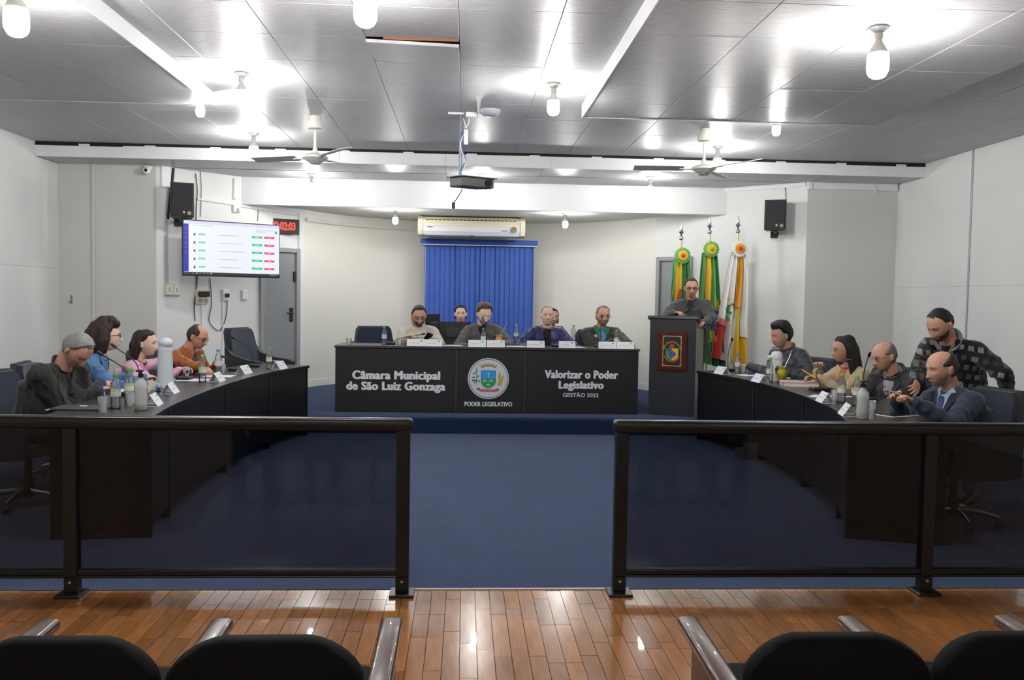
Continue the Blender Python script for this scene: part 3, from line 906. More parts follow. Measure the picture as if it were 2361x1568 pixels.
    def patch(name, rows, m, lift=.004, th=.006, n=7, par=None):
        """rows: list of (z, x0, x1) from top to bottom draped on the chest"""
        zz = [r[0] for r in rows]
        G = []
        for q in np.linspace(0, len(rows)-1, max(6, 4*(len(rows)-1)+1)):
            i = min(int(q), len(rows)-2); f = q-i
            z = rows[i][0]*(1-f)+rows[i+1][0]*f; a = rows[i][1]*(1-f)+rows[i+1][1]*f; b = rows[i][2]*(1-f)+rows[i+1][2]*f
            G.append([on(a+(b-a)*j/(n-1), z, lift) for j in range(n)])
        mb = MB(); mb.grid(G, thick=th, nrm=tuple(-fwd)); o = mb.build(name, m, par or root, smooth=60); return o
    def collar(name, m, r0=.066, r1=.074, h_=.05, gap=.5, back=0.0, th=.007, par=None, tiltf=.35, dz=0.0, stand_=True):
        """a stand or fold collar round the neck, open in front by gap (radians each side)"""
        c = nb+sd*(dz-.025)
        rows = []
        for (u, r_, o_) in ((0, r0, 0), (.5, (r0+r1)/2, 0), (1, r1, 0)):
            row = []
            for a in np.linspace(PI/2+gap, PI/2+2*PI-gap, 28):
                fr_ = (math.sin(a)+1)/2
                row.append(c+lat*(r_*1.02*math.cos(a))+fwd*(r_*math.sin(a)+.012*u)+sd*(h_*u*(1-tiltf*fr_)-.035*fr_*1.0))
            rows.append(row)
        mb = MB(); n = len(rows[0])
        ins = [[q+(c-q).normalized()*th for q in r_] for r_ in rows]
        full = rows+ins[::-1]
        mb.loft([[tuple(full[i][j]) for i in range(len(full))] for j in range(n)]); return mb.build(name, m, par or jo, smooth=50)
    # cuffs
    if J.get('cuff'):
        for (el, wr) in ((elR, wrR), (elL, wrL)):
            d = (wr-el).normalized(); mb = MB(); mb.tube([wr-d*.03, wr+d*.012], [.041*k, .038*k], 16); mb.build('cuff', J['cuff'], jo, smooth=True)
    # ---- legs
    S = Soup(); kl = .92 if female else 1.0
    tm = trous or M_TROUS
    if not stand:
        for s in (-1, 1):
            hip_ = pel+Vector((s*.09, 0, -.01)); kn = Vector((s*.13, .43, seat+.05)); an = Vector((s*.14, .40, .1))
            S.chain([hip_, kn, an], [.088*kl, .066*kl, .048*kl], 14)
        S.ell((0, 0, seat+.08), (.175*kl*fat, .14, .1))
    else:
        for s in (-1, 1):
            hip_ = pel+Vector((s*.09, 0, -.02)); kn = Vector((s*.1, .03, .5)); an = Vector((s*.11, 0, .1))
            S.chain([hip_, kn, an], [.09*kl, .066*kl, .05*kl], 14)
        S.ell((0, 0, .92), (.17*kl*fat, .125*fat, .11))
    me = S.melt('trousers', .013, 3); me.materials.append(tm); put('trousers', me, root)
    for s in (-1, 1):
        yy = .40 if not stand else 0
        mb = MB(); rg = []
        for (y, w_, h_) in ((-.07, .02, .05), (-.055, .036, .08), (0, .04, .095), (.07, .043, .06), (.14, .044, .045), (.185, .03, .03), (.195, .01, .015)):
            rg.append([(s*.14+w_*math.cos(a), yy+y, .005+h_/2+h_/2*math.sin(a)) for a in np.linspace(0, 2*PI, 12, endpoint=False)])
        mb.loft(rg); mb.build('shoe', M_SHOE, root, smooth=True)
    ctx = dict(root=root, jacket=jo, on=on, patch=patch, collar=collar, hp=hp, nb=nb, sd=sd, lat=lat, fwd=fwd, wr=(wrR, wrL), el=(elR, elL), sh=(shR, shL), pel=pel, top=top, body=bo, loc=loc, Wi=Wi)
    if extras: extras(ctx)
    return ctx

# ---- small clothing helpers
def shirt_v(c, m, z0=.97, z1=.62, w=.05, lift=.004): c['patch']('shirt_front', [(z0, -w, w), ((z0+z1)/2, -w*.62, w*.62), (z1, -.004, .004)], m, lift)
def opening(c, m, z0=.95, z1=.1, w0=.045, w1=.06, lift=.003): c['patch']('shirt_front', [(z0, -w0, w0), (.6, -w0*.9, w0*.9), (z1, -w1, w1)], m, lift)
def lapels(c, m, z0=.96, z1=.6, w=.05, wd=.045):
    for s in (-1, 1):
        c['patch']('lapel', [(z0, s*w, s*(w+wd*.6)), (.84, s*w*.8, s*(w*.8+wd*1.35)), (.80, s*w*.72, s*(w*.72+wd)), (z1, s*.006, s*.02)], m, .009, .010, n=5, par=c['jacket'])
def flaps(c, m, w=.036, ln=.07):
    """turned-down shirt or jacket collar points in front"""
    for s in (-1, 1):
        nb, lat, fwd, sd = c['nb'], c['lat'], c['fwd'], c['sd']
        a = nb+lat*s*.055+fwd*.035+sd*.012; b = nb+lat*s*.018+fwd*.085-sd*.035; d = nb+lat*s*(.018+w)+fwd*.095-sd*(.035+ln); e = nb+lat*s*.10+fwd*.04-sd*.02
        mb = MB(); mb.add([tuple(q) for q in (a, b, d, e)]+[tuple(q+fwd*.006+sd*.004) for q in (a, b, d, e)], [(0, 1, 2, 3), (7, 6, 5, 4), (0, 4, 5, 1), (1, 5, 6, 2), (2, 6, 7, 3), (3, 7, 4, 0)])
        mb.build('collar_flap', m, c['jacket'])
def zipline(c, m, z0=.93, z1=.1): c['patch']('zip', [(z0, -.005, .005), (.5, -.005, .005), (z1, -.005, .005)], m, .005, .004, n=3, par=c['jacket'])
# ================================================================= who sits where
TZ = .76
def W3(p, dz=0): return Vector((p.x, p.y, p.z+dz))
SK_A, SK_B, SK_C, SK_D = tone('tan', (196, 150, 128)), tone('fair', (222, 184, 166)), tone('olive', (192, 148, 124)), tone('ruddy', (204, 154, 132))
SK_E = tone('light', (226, 192, 174))
GREY_H, DARK_H, BLK_H, BRN_H, SALT = (120, 120, 118), (44, 38, 36), (22, 20, 20), (84, 68, 56), (78, 76, 74)
PIN = mat('pale_button', rgb(200, 200, 200), .4)

# --- left desk (they face the aisle: heading -pi/2 turns +y to +x)
E_ = -PI/2
def ex1(c):
    c['collar']('collar', cloth('coat_collar', (44, 45, 44)), h_=.075, r1=.085, gap=.35)
    for s in (-1, 1): c['patch']('lapel', [(.95, s*.03, s*.09), (.75, s*.02, s*.11), (.5, s*.004, s*.05)], cloth('coat_lapel', (52, 53, 52)), .01, .012, n=5, par=c['jacket'])
    c['patch']('sweater', [(.9, -.03, .03), (.7, -.018, .018), (.5, -.004, .004)], cloth('black_knit', (20, 20, 20)), .004)
hA = py_(178, 806, 6.15)
person('grey-haired man in a dark wool coat bent over the left desk writing', hA, -PI/2-.25, nod=.95, tilt=.05, body=-PI/2-.3, sh_drop=-.03, lean=.32, skin=SK_D, hair=('short', (132, 132, 130), .015, dict(noise_amp=.004)),
       jacket=dict(m=cloth('dark_wool', (46, 47, 45), var=.08), bulk=.022, name='coat', len=.1), hands=(W3(pz(222, 918, TZ), .055), W3(pz(232, 902, TZ), .05)), brow=(90, 88, 86), extras=ex1, curl=(.75, .6), pole=(.15, -.3), fat=1.05, grip=(.6, .2))
def ex2(c):
    c['collar']('collar', cloth('denim_collar', (82, 118, 162)), h_=.05, r1=.085, gap=.5); flaps(c, cloth('denim_collar', (0, 0, 0)))
    c['patch']('shirt_front', [(.97, -.035, .035), (.85, -.02, .02), (.75, -.003, .003)], cloth('grey_top', (120, 124, 126)), .004)
    c['patch']('placket', [(.76, -.012, .012), (.4, -.012, .012), (.1, -.012, .012)], cloth('denim_seam', (70, 104, 150)), .005, .005, n=3)
hB = py_(246, 776, 7.25)
curl_locks = [([(0, -.06, .07), (0, -.09, .02), (0, -.09, -.06), (0, -.075, -.11)], [.07, .075, .07, .05]), ([(.05, -.03, .05), (.07, -.04, -.03), (.06, -.045, -.10)], [.055, .05, .04]), ([(-.05, -.03, .05), (-.07, -.04, -.03), (-.06, -.045, -.10)], [.055, .05, .04]), ([(-.03, .03, .115), (.03, .04, .118), (.04, .07, .10)], [.045, .045, .03]), ([(0, -.02, .11), (0, .03, .12)], [.06, .05])]
person('curly dark-haired person in a blue denim shirt at the left desk', hB, -PI/2+.55, nod=-.03, body=-PI/2+.18, lean=.2, skin=SK_E, hair=('curly', (50, 38, 36), .03, dict(locks=curl_locks, noise_amp=.008)), female=True,
       jacket=dict(m=cloth('denim', (86, 124, 170), var=.12), r=1.12, name='denim_shirt', wr=.016), hands=(W3(pz(330, 886, TZ), .05), W3(pz(300, 878, TZ), .05)), glasses=(40, 30, 30), extras=ex2, curl=(.9, .9), size=1.03)
def ex3(c):
    c['collar']('scarf', cloth('grey_scarf', (92, 92, 100)), h_=.06, r1=.08, gap=.15, th=.014)
    lapels(c, cloth('pink_lapel', (214, 160, 188)))
hC = py_(336, 792, 8.05)
long_locks = lambda l: [([(s*.055, -.03, .07), (s*.075, -.045, -.02), (s*.075, -.055, -.1), (s*.07, -.07, -l)], [.04, .04, .036, .018]) for s in (-1, 1)]+[([(0, -.06, .06), (0, -.095, -.02), (0, -.095, -.1), (0, -.1, -l-.02)], [.06, .05, .05, .028]), ([(s_*.04, -.08, 0) for s_ in (-1, 1)], [.04, .04]), ([(-.045, -.085, -.12), (-.04, -.1, -l-.03)], [.04, .02]), ([(.045, -.085, -.12), (.04, -.1, -l-.03)], [.04, .02])]
person('dark-haired woman in a pink blazer behind the tall white thermos', hC, -PI/2-.05, nod=.08, body=-PI/2+.05, lean=.18, skin=SK_B, hair=('low', (44, 30, 34), .02, dict(locks=long_locks(.19))), female=True,
       jacket=dict(m=cloth('pink', (224, 170, 198), var=.05), r=1.08, name='blazer', wr=.013), hands=(W3(pz(412, 868, TZ), .06), W3(pz(404, 850, TZ), .12)), extras=ex3, curl=(.7, .8), size=1.0)
def ex4(c):
    opening(c, cloth('slate_shirt', (62, 68, 82)), .97, .1, .05, .055)
    flaps(c, mat('cloth_leather_tan', (0, 0, 0)), .045, .085)
    c['collar']('shirt_collar', cloth('slate_shirt', (0, 0, 0)), h_=.045, r0=.062, r1=.066, gap=.3)
hD = py_(455, 776, 8.75)
person('balding man in a tan leather jacket and glasses at the left desk', hD, -PI/2-.2, nod=.42, body=-PI/2-.3, lean=.2, skin=SK_D, hair=('bald2', (56, 50, 46), .011), brow=(70, 56, 50),
       jacket=dict(m=mat('cloth_leather_tan', rgb(158, 88, 40), .42, var=.15, vscale=18, spec=.5, bump=.12, bscale=90), bulk=.012, name='leather_jacket', wr=.016), hands=(W3(pz(476, 866, TZ), .05), W3(pz(500, 850, TZ), .05)), glasses=(28, 26, 28), extras=ex4, curl=(.9, .9))

# --- presiding desk (they face the camera: heading pi)
def HY(x, y, Y): return py_(x, y, Y)
def ex5(c):
    c['collar']('rib_collar', cloth('beige_knit', (0, 0, 0)), h_=.035, r0=.07, r1=.066, gap=.02)
    w = c['wr'][0]; e = c['el'][0]; d = (w-e).normalized()
    mb = MB(); mb.tube([w-d*.02, w+d*.008], .032, 14); mb.build('watch_strap', M_BLACKP, c['root'], smooth=True)
    lan = mat('red_earpiece', rgb(196, 40, 60), .5)
    mb = MB(); mb.tube([c['hp'](q) for q in ((.082, -.01, 0), (.08, -.005, -.05), (.06, .02, -.12))], .006); mb.build('earphone_cord', lan, c['root'], smooth=True)
person('bearded man in a beige knit sweater looking at his phone', HY(966, 728, 10.62), PI+.18, nod=.38, body=PI, lean=.12, base=DAIS, skin=SK_C, hair=('short', (46, 44, 44), .013), beard=((66, 52, 46), .006),
       jacket=dict(m=cloth('beige_knit', (196, 190, 176), bscale=260, bump=.25), bulk=.015, name='sweater', len=.08, wr=.012), hands=(HY(945, 776, 10.28), HY(1002, 782, 10.26)), glasses=(26, 26, 28), extras=ex5, curl=(.5, .9), point=(True, False), size=1.04, fat=1.06)
def ex6(c):
    shirt_v(c, cloth('black_shirt', (24, 26, 32)), .98, .45, .052); lapels(c, cloth('grey_tweed_lapel', (86, 86, 84)), .97, .5)
    c['collar']('shirt_collar', cloth('black_shirt', (0, 0, 0)), h_=.045, r0=.062, r1=.066, gap=.3)
person('bearded man in a grey tweed blazer at the middle of the presiding desk', HY(1116, 724, 10.62), PI+.3, nod=.42, body=PI, lean=.12, base=DAIS, skin=SK_E, hair=('short', (92, 76, 66), .018, dict(puff_top=.014)), beard=((150, 120, 104), .003),
       jacket=dict(m=cloth('grey_tweed', (92, 91, 89), var=.1, bscale=300), bulk=.014, name='blazer', len=.08), hands=(HY(1085, 798, 10.36), HY(1160, 796, 10.3)), extras=ex6, curl=(.9, 1.0), brow=(70, 54, 46), size=1.06, pole=(1.1, -.4))
def ex7(c):
    opening(c, cloth('black_pullover', (20, 21, 26)), .95, .1, .05, .06)
    c['collar']('jacket_collar', cloth_puffer('puffer_blue', (38, 44, 92)), h_=.05, r0=.075, r1=.088, gap=.6, th=.014)
    c['collar']('shirt_collar', cloth('denim_shirt_collar', (92, 116, 160)), h_=.045, r0=.06, r1=.066, gap=.3); 
person('man in a quilted dark blue jacket looking straight ahead', HY(1262, 728, 10.66), PI-.0, nod=.0, body=PI, lean=.1, base=DAIS, skin=SK_B, hair=('high', (140, 128, 118), .007), brow=(120, 96, 80),
       jacket=dict(m=cloth_puffer('puffer_blue', (38, 44, 92)), bulk=.028, name='quilted_jacket', quilt=.062, len=.08), hands=(HY(1225, 800, 10.4), HY(1300, 800, 10.4)), extras=ex7, curl=(.9, .9), pole=(1.2, -.3))
def ex8(c):
    gm = cloth('green_lining', (24, 134, 92))
    c['collar']('collar', gm, h_=.045, r0=.075, r1=.095, gap=.55, th=.01); flaps(c, gm, .05, .05)
    shirt_v(c, cloth('blue_shirt', (96, 136, 190)), .96, .35, .055)
    for s in (-1, 1): c['patch']('lining_edge', [(.9, s*.058, s*.068), (.6, s*.034, s*.044), (.35, s*.004, s*.014)], gm, .006, .006, n=3, par=c['jacket'])
    q = c['on'](.085, .76, .004); mb = MB(); mb.ell((q.x, q.y, q.z), (.024, .006, .026)); mb.build('chest_emblem', mat('emblem_straw', rgb(196, 182, 130), .6), c['jacket'], smooth=True)
    zipline(c, M_BLACKP, .3, .05)
person('grey-haired man in a dark jacket with a green collar, presiding desk', HY(1390, 728, 10.62), PI+.12, nod=.1, body=PI+.05, lean=.12, base=DAIS, skin=SK_D, hair=('receding', (128, 126, 122), .010), beard=((130, 110, 98), .0035), brow=(110, 104, 98),
       jacket=dict(m=cloth('olive_grey', (62, 60, 54)), bulk=.024, name='zip_jacket', len=.08), hands=(HY(1412, 788, 10.36), HY(1456, 796, 10.1)), glasses=(150, 130, 110), extras=ex8, curl=(1.1, .7), size=1.04)
def ex9(c):
    c['collar']('yellow_scarf', cloth('yellow_scarf', (226, 206, 120)), h_=.06, r0=.066, r1=.082, gap=.1, th=.014)
person('dark-haired woman with a yellow collar half hidden behind the monitors', HY(1062, 724, 11.95), PI+.03, nod=.02, body=PI, lean=.06, base=DAIS, skin=SK_B, hair=('low', (26, 24, 26), .014, dict(locks=[([(0, -.1, .04), (0, -.13, .03)], [.05, .04]), ([(-.07, -.02, .03), (-.072, -.03, -.05)], [.02, .016]), ([(.07, -.02, .03), (.072, -.03, -.05)], [.02, .016])])), female=True,
       jacket=dict(m=cloth('navy_coat', (30, 34, 46)), r=1.05, bulk=.01, name='coat'), hands=(HY(1030, 790, 11.6), HY(1095, 790, 11.6)), extras=ex9)
person('person with dark curly hair almost hidden behind the man in the quilted jacket', HY(1274, 731, 11.9), PI+.2, nod=.05, body=PI, lean=.06, base=DAIS, skin=SK_C, hair=('low', (30, 24, 24), .016, dict(locks=[([(0, -.06, .06), (0, -.08, -.05)], [.06, .05]), ([(-.07, -.03, .02), (-.07, -.03, -.07)], [.03, .025]), ([(.07, -.03, .02), (.07, -.03, -.07)], [.03, .025])])), female=True,
       jacket=dict(m=cloth('grey_cardigan', (104, 100, 98)), name='cardigan'), hands=(HY(1245, 800, 11.55), HY(1300, 800, 11.55)))

# --- at the lectern
def ex10(c):
    shirt_v(c, cloth('dark_check', (48, 58, 56)), .98, .5, .05); flaps(c, cloth('slate_jacket', (0, 0, 0)), .05, .07)
    c['collar']('collar', cloth('slate_jacket', (0, 0, 0)), h_=.05, r0=.07, r1=.082, gap=.45)
hP = py_(1594, 664, 10.42)
person('man with glasses in a dark jacket speaking at the lectern', hP, PI-.15, nod=.18, body=PI-.35, lean=.12, base=DAIS, stand=True, skin=SK_D, hair=('short', (62, 48, 42), .010), brow=(60, 46, 40),
       jacket=dict(m=cloth('slate_jacket', (60, 62, 62), rough=.6, spec=.4), bulk=.024, name='jacket', len=.14, wr=.014), hands=(py_(1556, 722, 10.25), py_(1622, 745, 9.98)), glasses=(60, 40, 40), extras=ex10, curl=(.7, .9), pole=(1.0, -.4), size=1.0)

# --- right desk (they face the aisle: heading +pi/2)
def ex11(c):
    c['collar']('collar', cloth_puffer('puffer_grey', (56, 58, 68), .07), h_=.07, r0=.072, r1=.08, gap=.12, th=.012)
    zipline(c, M_BLACKP)
    q = c['on'](-.02, .5, .012); mb = MB(); mb.ell((q.x, q.y, q.z), (.03, .008, .05)); mb.build('violet_badge', mat('violet_badge', rgb(150, 140, 220), .4), c['jacket'], smooth=True)
person('dark-haired man in a quilted charcoal jacket reaching along the right desk', py_(1801, 772, 8.75), PI/2+.25, nod=.3, tilt=-.05, body=PI/2+.35, lean=.14, skin=SK_C, hair=('low', (24, 22, 22), .024, dict(puff_top=.012)), brow=(34, 28, 26),
       jacket=dict(m=cloth_puffer('puffer_grey', (56, 58, 68), .07), bulk=.036, name='quilted_jacket', quilt=.075, wr=.01), hands=(W3(pz(1728, 857, TZ), .06), W3(pz(1815, 872, TZ), .06)), extras=ex11, pole=(.8, -.4), size=1.06)
def ex12(c):
    sc_ = cloth('pink_scarf', (190, 84, 130)); c['collar']('scarf', sc_, h_=.07, r0=.066, r1=.08, gap=.12, th=.016)
    c['patch']('scarf_end', [(.92, -.03, .03), (.75, -.02, .045), (.62, .01, .05)], cloth('orange_scarf', (204, 120, 70)), .014, .012)
    c['patch']('top', [(.7, -.03, .03), (.4, -.035, .035), (.15, -.04, .04)], cloth('teal_top', (70, 112, 120)), .004)
straight = lambda l: [([(s*.045, .0, .095), (s*.078, -.02, .02), (s*.085, -.035, -.1), (s*.085, -.05, -.25), (s*.07, -.06, -l)], [.03, .036, .04, .042, .022]) for s in (-1, 1)]+[([(0, -.06, .07), (0, -.1, -.02), (0, -.11, -.16), (0, -.11, -l)], [.06, .055, .06, .03]), ([(.045, -.08, -.02), (.05, -.095, -.2), (.045, -.1, -l-.02)], [.045, .05, .025]), ([(-.045, -.08, -.02), (-.05, -.095, -.2), (-.045, -.1, -l-.02)], [.045, .05, .025])]
person('woman with long straight dark hair and a beige coat holding a yellow phone', py_(1944, 806, 7.75), PI/2+.1, nod=.12, body=PI/2+.25, lean=.14, skin=SK_A, hair=('low', (30, 25, 25), .014, dict(locks=straight(.42))), female=True,
       jacket=dict(m=cloth('beige_coat', (190, 168, 134)), r=1.1, bulk=.012, name='coat'), hands=(W3(py_(1886, 852, 7.72)), W3(py_(1890, 872, 7.62))), glasses=(190, 170, 130), extras=ex12, curl=(.9, .7), palm=((0, 0, 1), None))
def ex13(c):
    opening(c, cloth('white_tee', (168, 168, 166)), .9, .1, .055, .07)
    c['collar']('collar', cloth('grey_coat', (62, 62, 64)), h_=.07, r0=.078, r1=.1, gap=.7, th=.014); c['collar']('shirt_collar', cloth('pale_blue_shirt', (164, 176, 200)), h_=.06, r0=.064, r1=.072, gap=.3)
    lapels(c, cloth('grey_coat', (0, 0, 0)), .95, .45, .06)
person('bald man with glasses in a grey coat at the right desk', py_(2040, 822, 6.85), PI/2+.15, nod=.3, body=PI/2+.42, lean=.26, skin=SK_D, hair=('bald', (112, 106, 100), .008), brow=(120, 104, 90),
       jacket=dict(m=cloth('grey_coat', (62, 62, 64)), bulk=.022, name='coat'), hands=(W3(pz(1972, 914, TZ), .055), W3(pz(2020, 905, TZ), .06)), glasses=(110, 100, 92), extras=ex13, curl=(.6, .7))
def ex14(c):
    shirt_v(c, cloth('light_blue_shirt', (156, 176, 200)), .99, .4, .06); lapels(c, cloth('navy_suit_lapel', (40, 48, 64)), .96, .35, .065)
    c['collar']('shirt_collar', cloth('light_blue_shirt', (0, 0, 0)), h_=.06, r0=.064, r1=.075, gap=.35); flaps(c, cloth('light_blue_shirt', (0, 0, 0)), .03, .05)
    c['patch']('tie', [(.9, -.02, .02), (.75, -.024, .024), (.3, -.034, .034)], cloth('blue_tie', (62, 66, 116)), .012, .006, n=5)
person('balding man in a navy suit and tie at the near right desk end', py_(2172, 850, 5.78), PI/2+.12, nod=.22, body=PI/2+.15, lean=.16, skin=SK_A, hair=('bald', (52, 42, 38), .009), beard=((150, 118, 104), .001), brow=(70, 54, 46),
       jacket=dict(m=cloth('navy_suit', (44, 54, 72)), bulk=.02, name='suit_jacket'), hands=(W3(py_(2068, 925, 5.78)), W3(py_(2110, 930, 5.52))), extras=ex14, curl=(.5, 1.3), palm=((0, .5, .9), (0, -.3, 1)), point=(False, True), size=1.04, fat=1.08, grip=(.5, .4))
def ex15(c):
    hd = cloth('grey_hood', (124, 124, 122))
    c['collar']('hood', hd, h_=.075, r0=.092, r1=.098, gap=.5, th=.03, dz=.0, tiltf=.75)
    c['patch']('hoodie_front', [(.94, -.05, .05), (.7, -.055, .055), (.35, -.05, .05)], hd, .004)
    c['patch']('black_shirt', [(.99, -.035, .035), (.93, -.028, .028), (.88, -.004, .004)], cloth('black_tee', (18, 18, 18)), .012)
    for s in (-1, 1):
        pts = [c['on'](s*.035, z, .016) for z in (.92, .8, .66, .5)]
        mb = MB(); mb.tube(catmull(pts, 14), .004); mb.build('drawstring', cloth('pale_cord', (186, 186, 182)), c['jacket'], smooth=True)
    q = c['on'](0, .62, .012); f = c['fwd']; u = c['sd']; l_ = c['lat']*-1
    M = Matrix(((-l_.x*-1, u.x, f.x, q.x), (-l_.y*-1, u.y, f.y, q.y), (-l_.z*-1, u.z, f.z, q.z), (0, 0, 0, 1)))
    text('printed_letters', 'OISI', .05, cloth('black_print', (20, 20, 20)), c['jacket'], Matrix(((-l_.x*1, u.x, f.x, q.x), (-l_.y*1, u.y, f.y, q.y), (-l_.z*1, u.z, f.z, q.z), (0, 0, 0, 1))) @ RZ(0), bold=.002)
person('standing man in a black checked hooded jacket leaning over the right desk', py_(2168, 748, 6.35), PI/2+.35, nod=.62, tilt=-.05, body=PI/2+.62, lean=.34, stand=True, skin=SK_C, hair=('short', (30, 26, 25), .009), beard=((70, 54, 46), .002), brow=(34, 28, 26),
       jacket=dict(m=cloth_check('check_wool'), bulk=.016, name='checked_jacket', len=.2), palm=((-1, 0, .4), (1, 0, 0)), hands=(W3(py_(2100, 926, 5.95)), W3(py_(2322, 905, 6.22))), extras=ex15, pole=(1.0, .2), curl=(.5, .5), trous=cloth('grey_trousers', (92, 92, 92)), size=1.02)

# ================================================================= bare bulbs
M_BULB = mat('lit_bulb', (1, 1, 1), .4, emit=(1.0, .985, .96), estr=BULB)
M_PORC = mat('bulb_socket', rgb(214, 212, 205), .4)
M_PLATE = mat('rosette', rgb(190, 190, 188), .5)
def bulb_thing(loc, s, label, up=0.0):
    """loc: on the ceiling; s scales the bulb"""
    t = thing('ceiling_bulb', label, 'light bulb', loc, group='bare bulbs under the ceiling')
    mb = MB(); mb.lathe([(.055, 0), (.055, -.008), (.03, -.03), (.024, -.034)][::-1], 18); mb.build('rosette', M_PLATE, t, smooth=True)
    mb = MB(); mb.lathe([(.02, -.034), (.024, -.04), (.024, -.065), (.019, -.075)][::-1], 14); mb.build('socket', M_PORC, t, smooth=True)
    prof = [(.004, -.30), (.03, -.297), (.048, -.285), (.06, -.262), (.063, -.235), (.062, -.185)]
    neck = [(.062, -.185), (.056, -.155), (.04, -.12), (.022, -.09), (.018, -.07)]
    k = s
    mb = MB(); mb.lathe([(r*k, up-.07+(z+.07)*k) for r, z in prof]+[(.056*k, up-.07+(-.155+.07)*k)], 10); mb.build('bulb', M_BULB, t, smooth=True)
    mb = MB(); mb.lathe([(r*k, up-.07+(z+.07)*k) for r, z in neck[1:]], 12); mb.build('bulb_collar', M_PORC, t, smooth=True)
    return t
def cz(x, y, z): p = pz(x, y, z); return (p.x, p.y, z)
_p = py_(38, 60, 4.75)
bulb_thing((_p.x, 4.75, 3.142), 1.0, 'big bulb hanging at the upper left corner under the left slab')
bulb_thing(cz(2027, 62, 3.142), 1.0, 'long bulb in a pale socket under the right ceiling slab')
bulb_thing((-.55, 4.75, CZ), 1.0, 'bulb at the top edge above the aisle, beside the loose panel')
bulb_thing(cz(557, 168, CZ), .8, 'bulb beside the end of the left ceiling slab')
bulb_thing(cz(1277, 193, CZ), .8, 'bulb beside the pale edge of the right ceiling slab')
bulb_thing(cz(585, 308, CZ), .8, 'bulb near the boarded fascia, left of the left fan')
bulb_thing(cz(1655, 338, CZ), .8, 'bulb near the boarded fascia, behind the right fan')
bulb_thing((py_(462, 250, 7.85).x, 7.85, CZ), .62, 'small round bulb just beyond the tip of the left slab', .03)
bulb_thing((py_(1790, 295, 8.0).x, 8.0, CZ), .62, 'small round bulb just beyond the far edge of the right slab', .03)
bulb_thing(cz(718, 401, CZ2), .6, 'bulb behind the fascia, under the left fan')
bulb_thing(cz(1110, 402, CZ2), .6, 'bulb behind the fascia, hidden by the projector')
bulb_thing(cz(1500, 408, CZ2), .6, 'bulb behind the fascia, left of the right fan')
bulb_thing((-.98, 12.2, CZ3), .62, 'bulb in the recess left of the air conditioner')
bulb_thing((1.4, 12.25, CZ3), .62, 'bulb in the recess right of the air conditioner')
for k, (xx, yy) in enumerate(((-.5, -.8), (-2.7, -3.2), (2.45, -3.2))):
    bulb_thing((xx, yy, 3.142 if abs(xx) > 1 else CZ), 1.0, 'bulb over the audience rows behind the camera, number %s from the front' % ('one', 'two', 'three', 'four', 'five')[k])

# ================================================================= ceiling fans
M_FAN = mat('fan_enamel', rgb(222, 221, 214), .4)
M_FANB = mat('fan_blade', rgb(200, 198, 192), .5)
def fan(loc, angs, drop, label):
    t = thing('ceiling_fan', label, 'ceiling fan', loc, group='ceiling fans')
    mb = MB(); mb.lathe([(.02, -.13), (.07, -.12), (.075, -.07), (.05, -.005), (.05, 0)], 20); mb.build('canopy', M_FAN, t, smooth=True)
    mb = MB(); mb.cyl((0, 0, -.1), (0, 0, -drop), .014); mb.build('rod', M_FAN, t, smooth=True)
    mb = MB(); z = -drop
    mb.lathe([(.03, z-.09), (.06, z-.085), (.1, z-.06), (.125, z-.045), (.125, z-.03), (.09, z-.01), (.03, z+.01), (.02, z+.05), (.02, z+.06)], 24); mb.build('motor', M_FAN, t, smooth=True)
    mb = MB(); mb.lathe([(.02, z-.105), (.05, z-.1), (.055, z-.088)], 18); mb.build('cap', mat('fan_cap', rgb(150, 148, 142), .4), t, smooth=True)
    for a in angs:
        M = RZ(a)
        mb = MB(); mb.rbox(.1, .24, -.02, .02, z-.048, z-.038, r=.003, M=M)
        b = mb.build('blade_arm', M_FAN, t)
        mb = MB(); mb.rbox(.2, .70, -.065, .065, -.004, .004, r=.003, M=M @ T(0, 0, z-.035) @ RX(.22)); mb.build('blade', M_FANB, t)
    return t
pl = pz(727, 268, CZ); fan((pl.x, pl.y, CZ), (-1.0, 1.05, 2.75), .36, 'left ceiling fan, hanging above the wall screen')
pl = pz(1625, 297, CZ); fan((pl.x, pl.y, CZ), (-1.05, 1.0, 3.05), .36, 'right ceiling fan, hanging near the right slab')

# ================================================================= projector on its pole
M_PROJ = mat('projector_shell', rgb(70, 74, 72), .5)
M_WCABLE = mat('white_cable', rgb(222, 222, 222), .5)
M_BCABLE = mat('blue_cable', rgb(48, 92, 190), .5)
M_KCABLE = mat('black_cable', rgb(30, 30, 32), .6)
pp = pz(1063, 260, CZ)
zb = py_(1068, 405, pp.y).z
t = thing('projector', 'dark grey projector seen from below on a ceiling pole', 'projector', (pp.x, pp.y, zb))
mb = MB(); mb.cyl((0, 0, 0), (0, 0, CZ-zb-.01), .016); mb.build('pole', mat('pole_metal', rgb(120, 122, 124), .4, metal=.6), t, smooth=True)
mb = MB(); mb.rbox(-.12, .03, -.02, .02, CZ-zb-.018, CZ-zb, r=.005); mb.build('ceiling_bracket', M_WHITE, t)
M = RZ(.5) @ RX(.05)
mb = MB(); mb.rbox(-.17, .17, -.13, .13, -.11, -.02, r=.012, M=M @ T(.1, -.05, 0)); body = mb.build('housing', M_PROJ, t)
mb = MB(); mb.cyl((.02, -.17, -.065), (.02, -.20, -.065), .035, M=M @ T(.1, -.05, 0) @ T(.08, .05, 0), seg=20); mb.build('lens', mat('lens_glass', rgb(20, 24, 40), .08), t, smooth=True)
mb = MB(); mb.box(-.19, .19, -.15, .15, -.02, -.012, M=M @ T(.1, -.05, 0)); mb.build('mount_plate', mat('mount_plate', rgb(95, 100, 98), .5, metal=.3), t)
H = CZ-zb
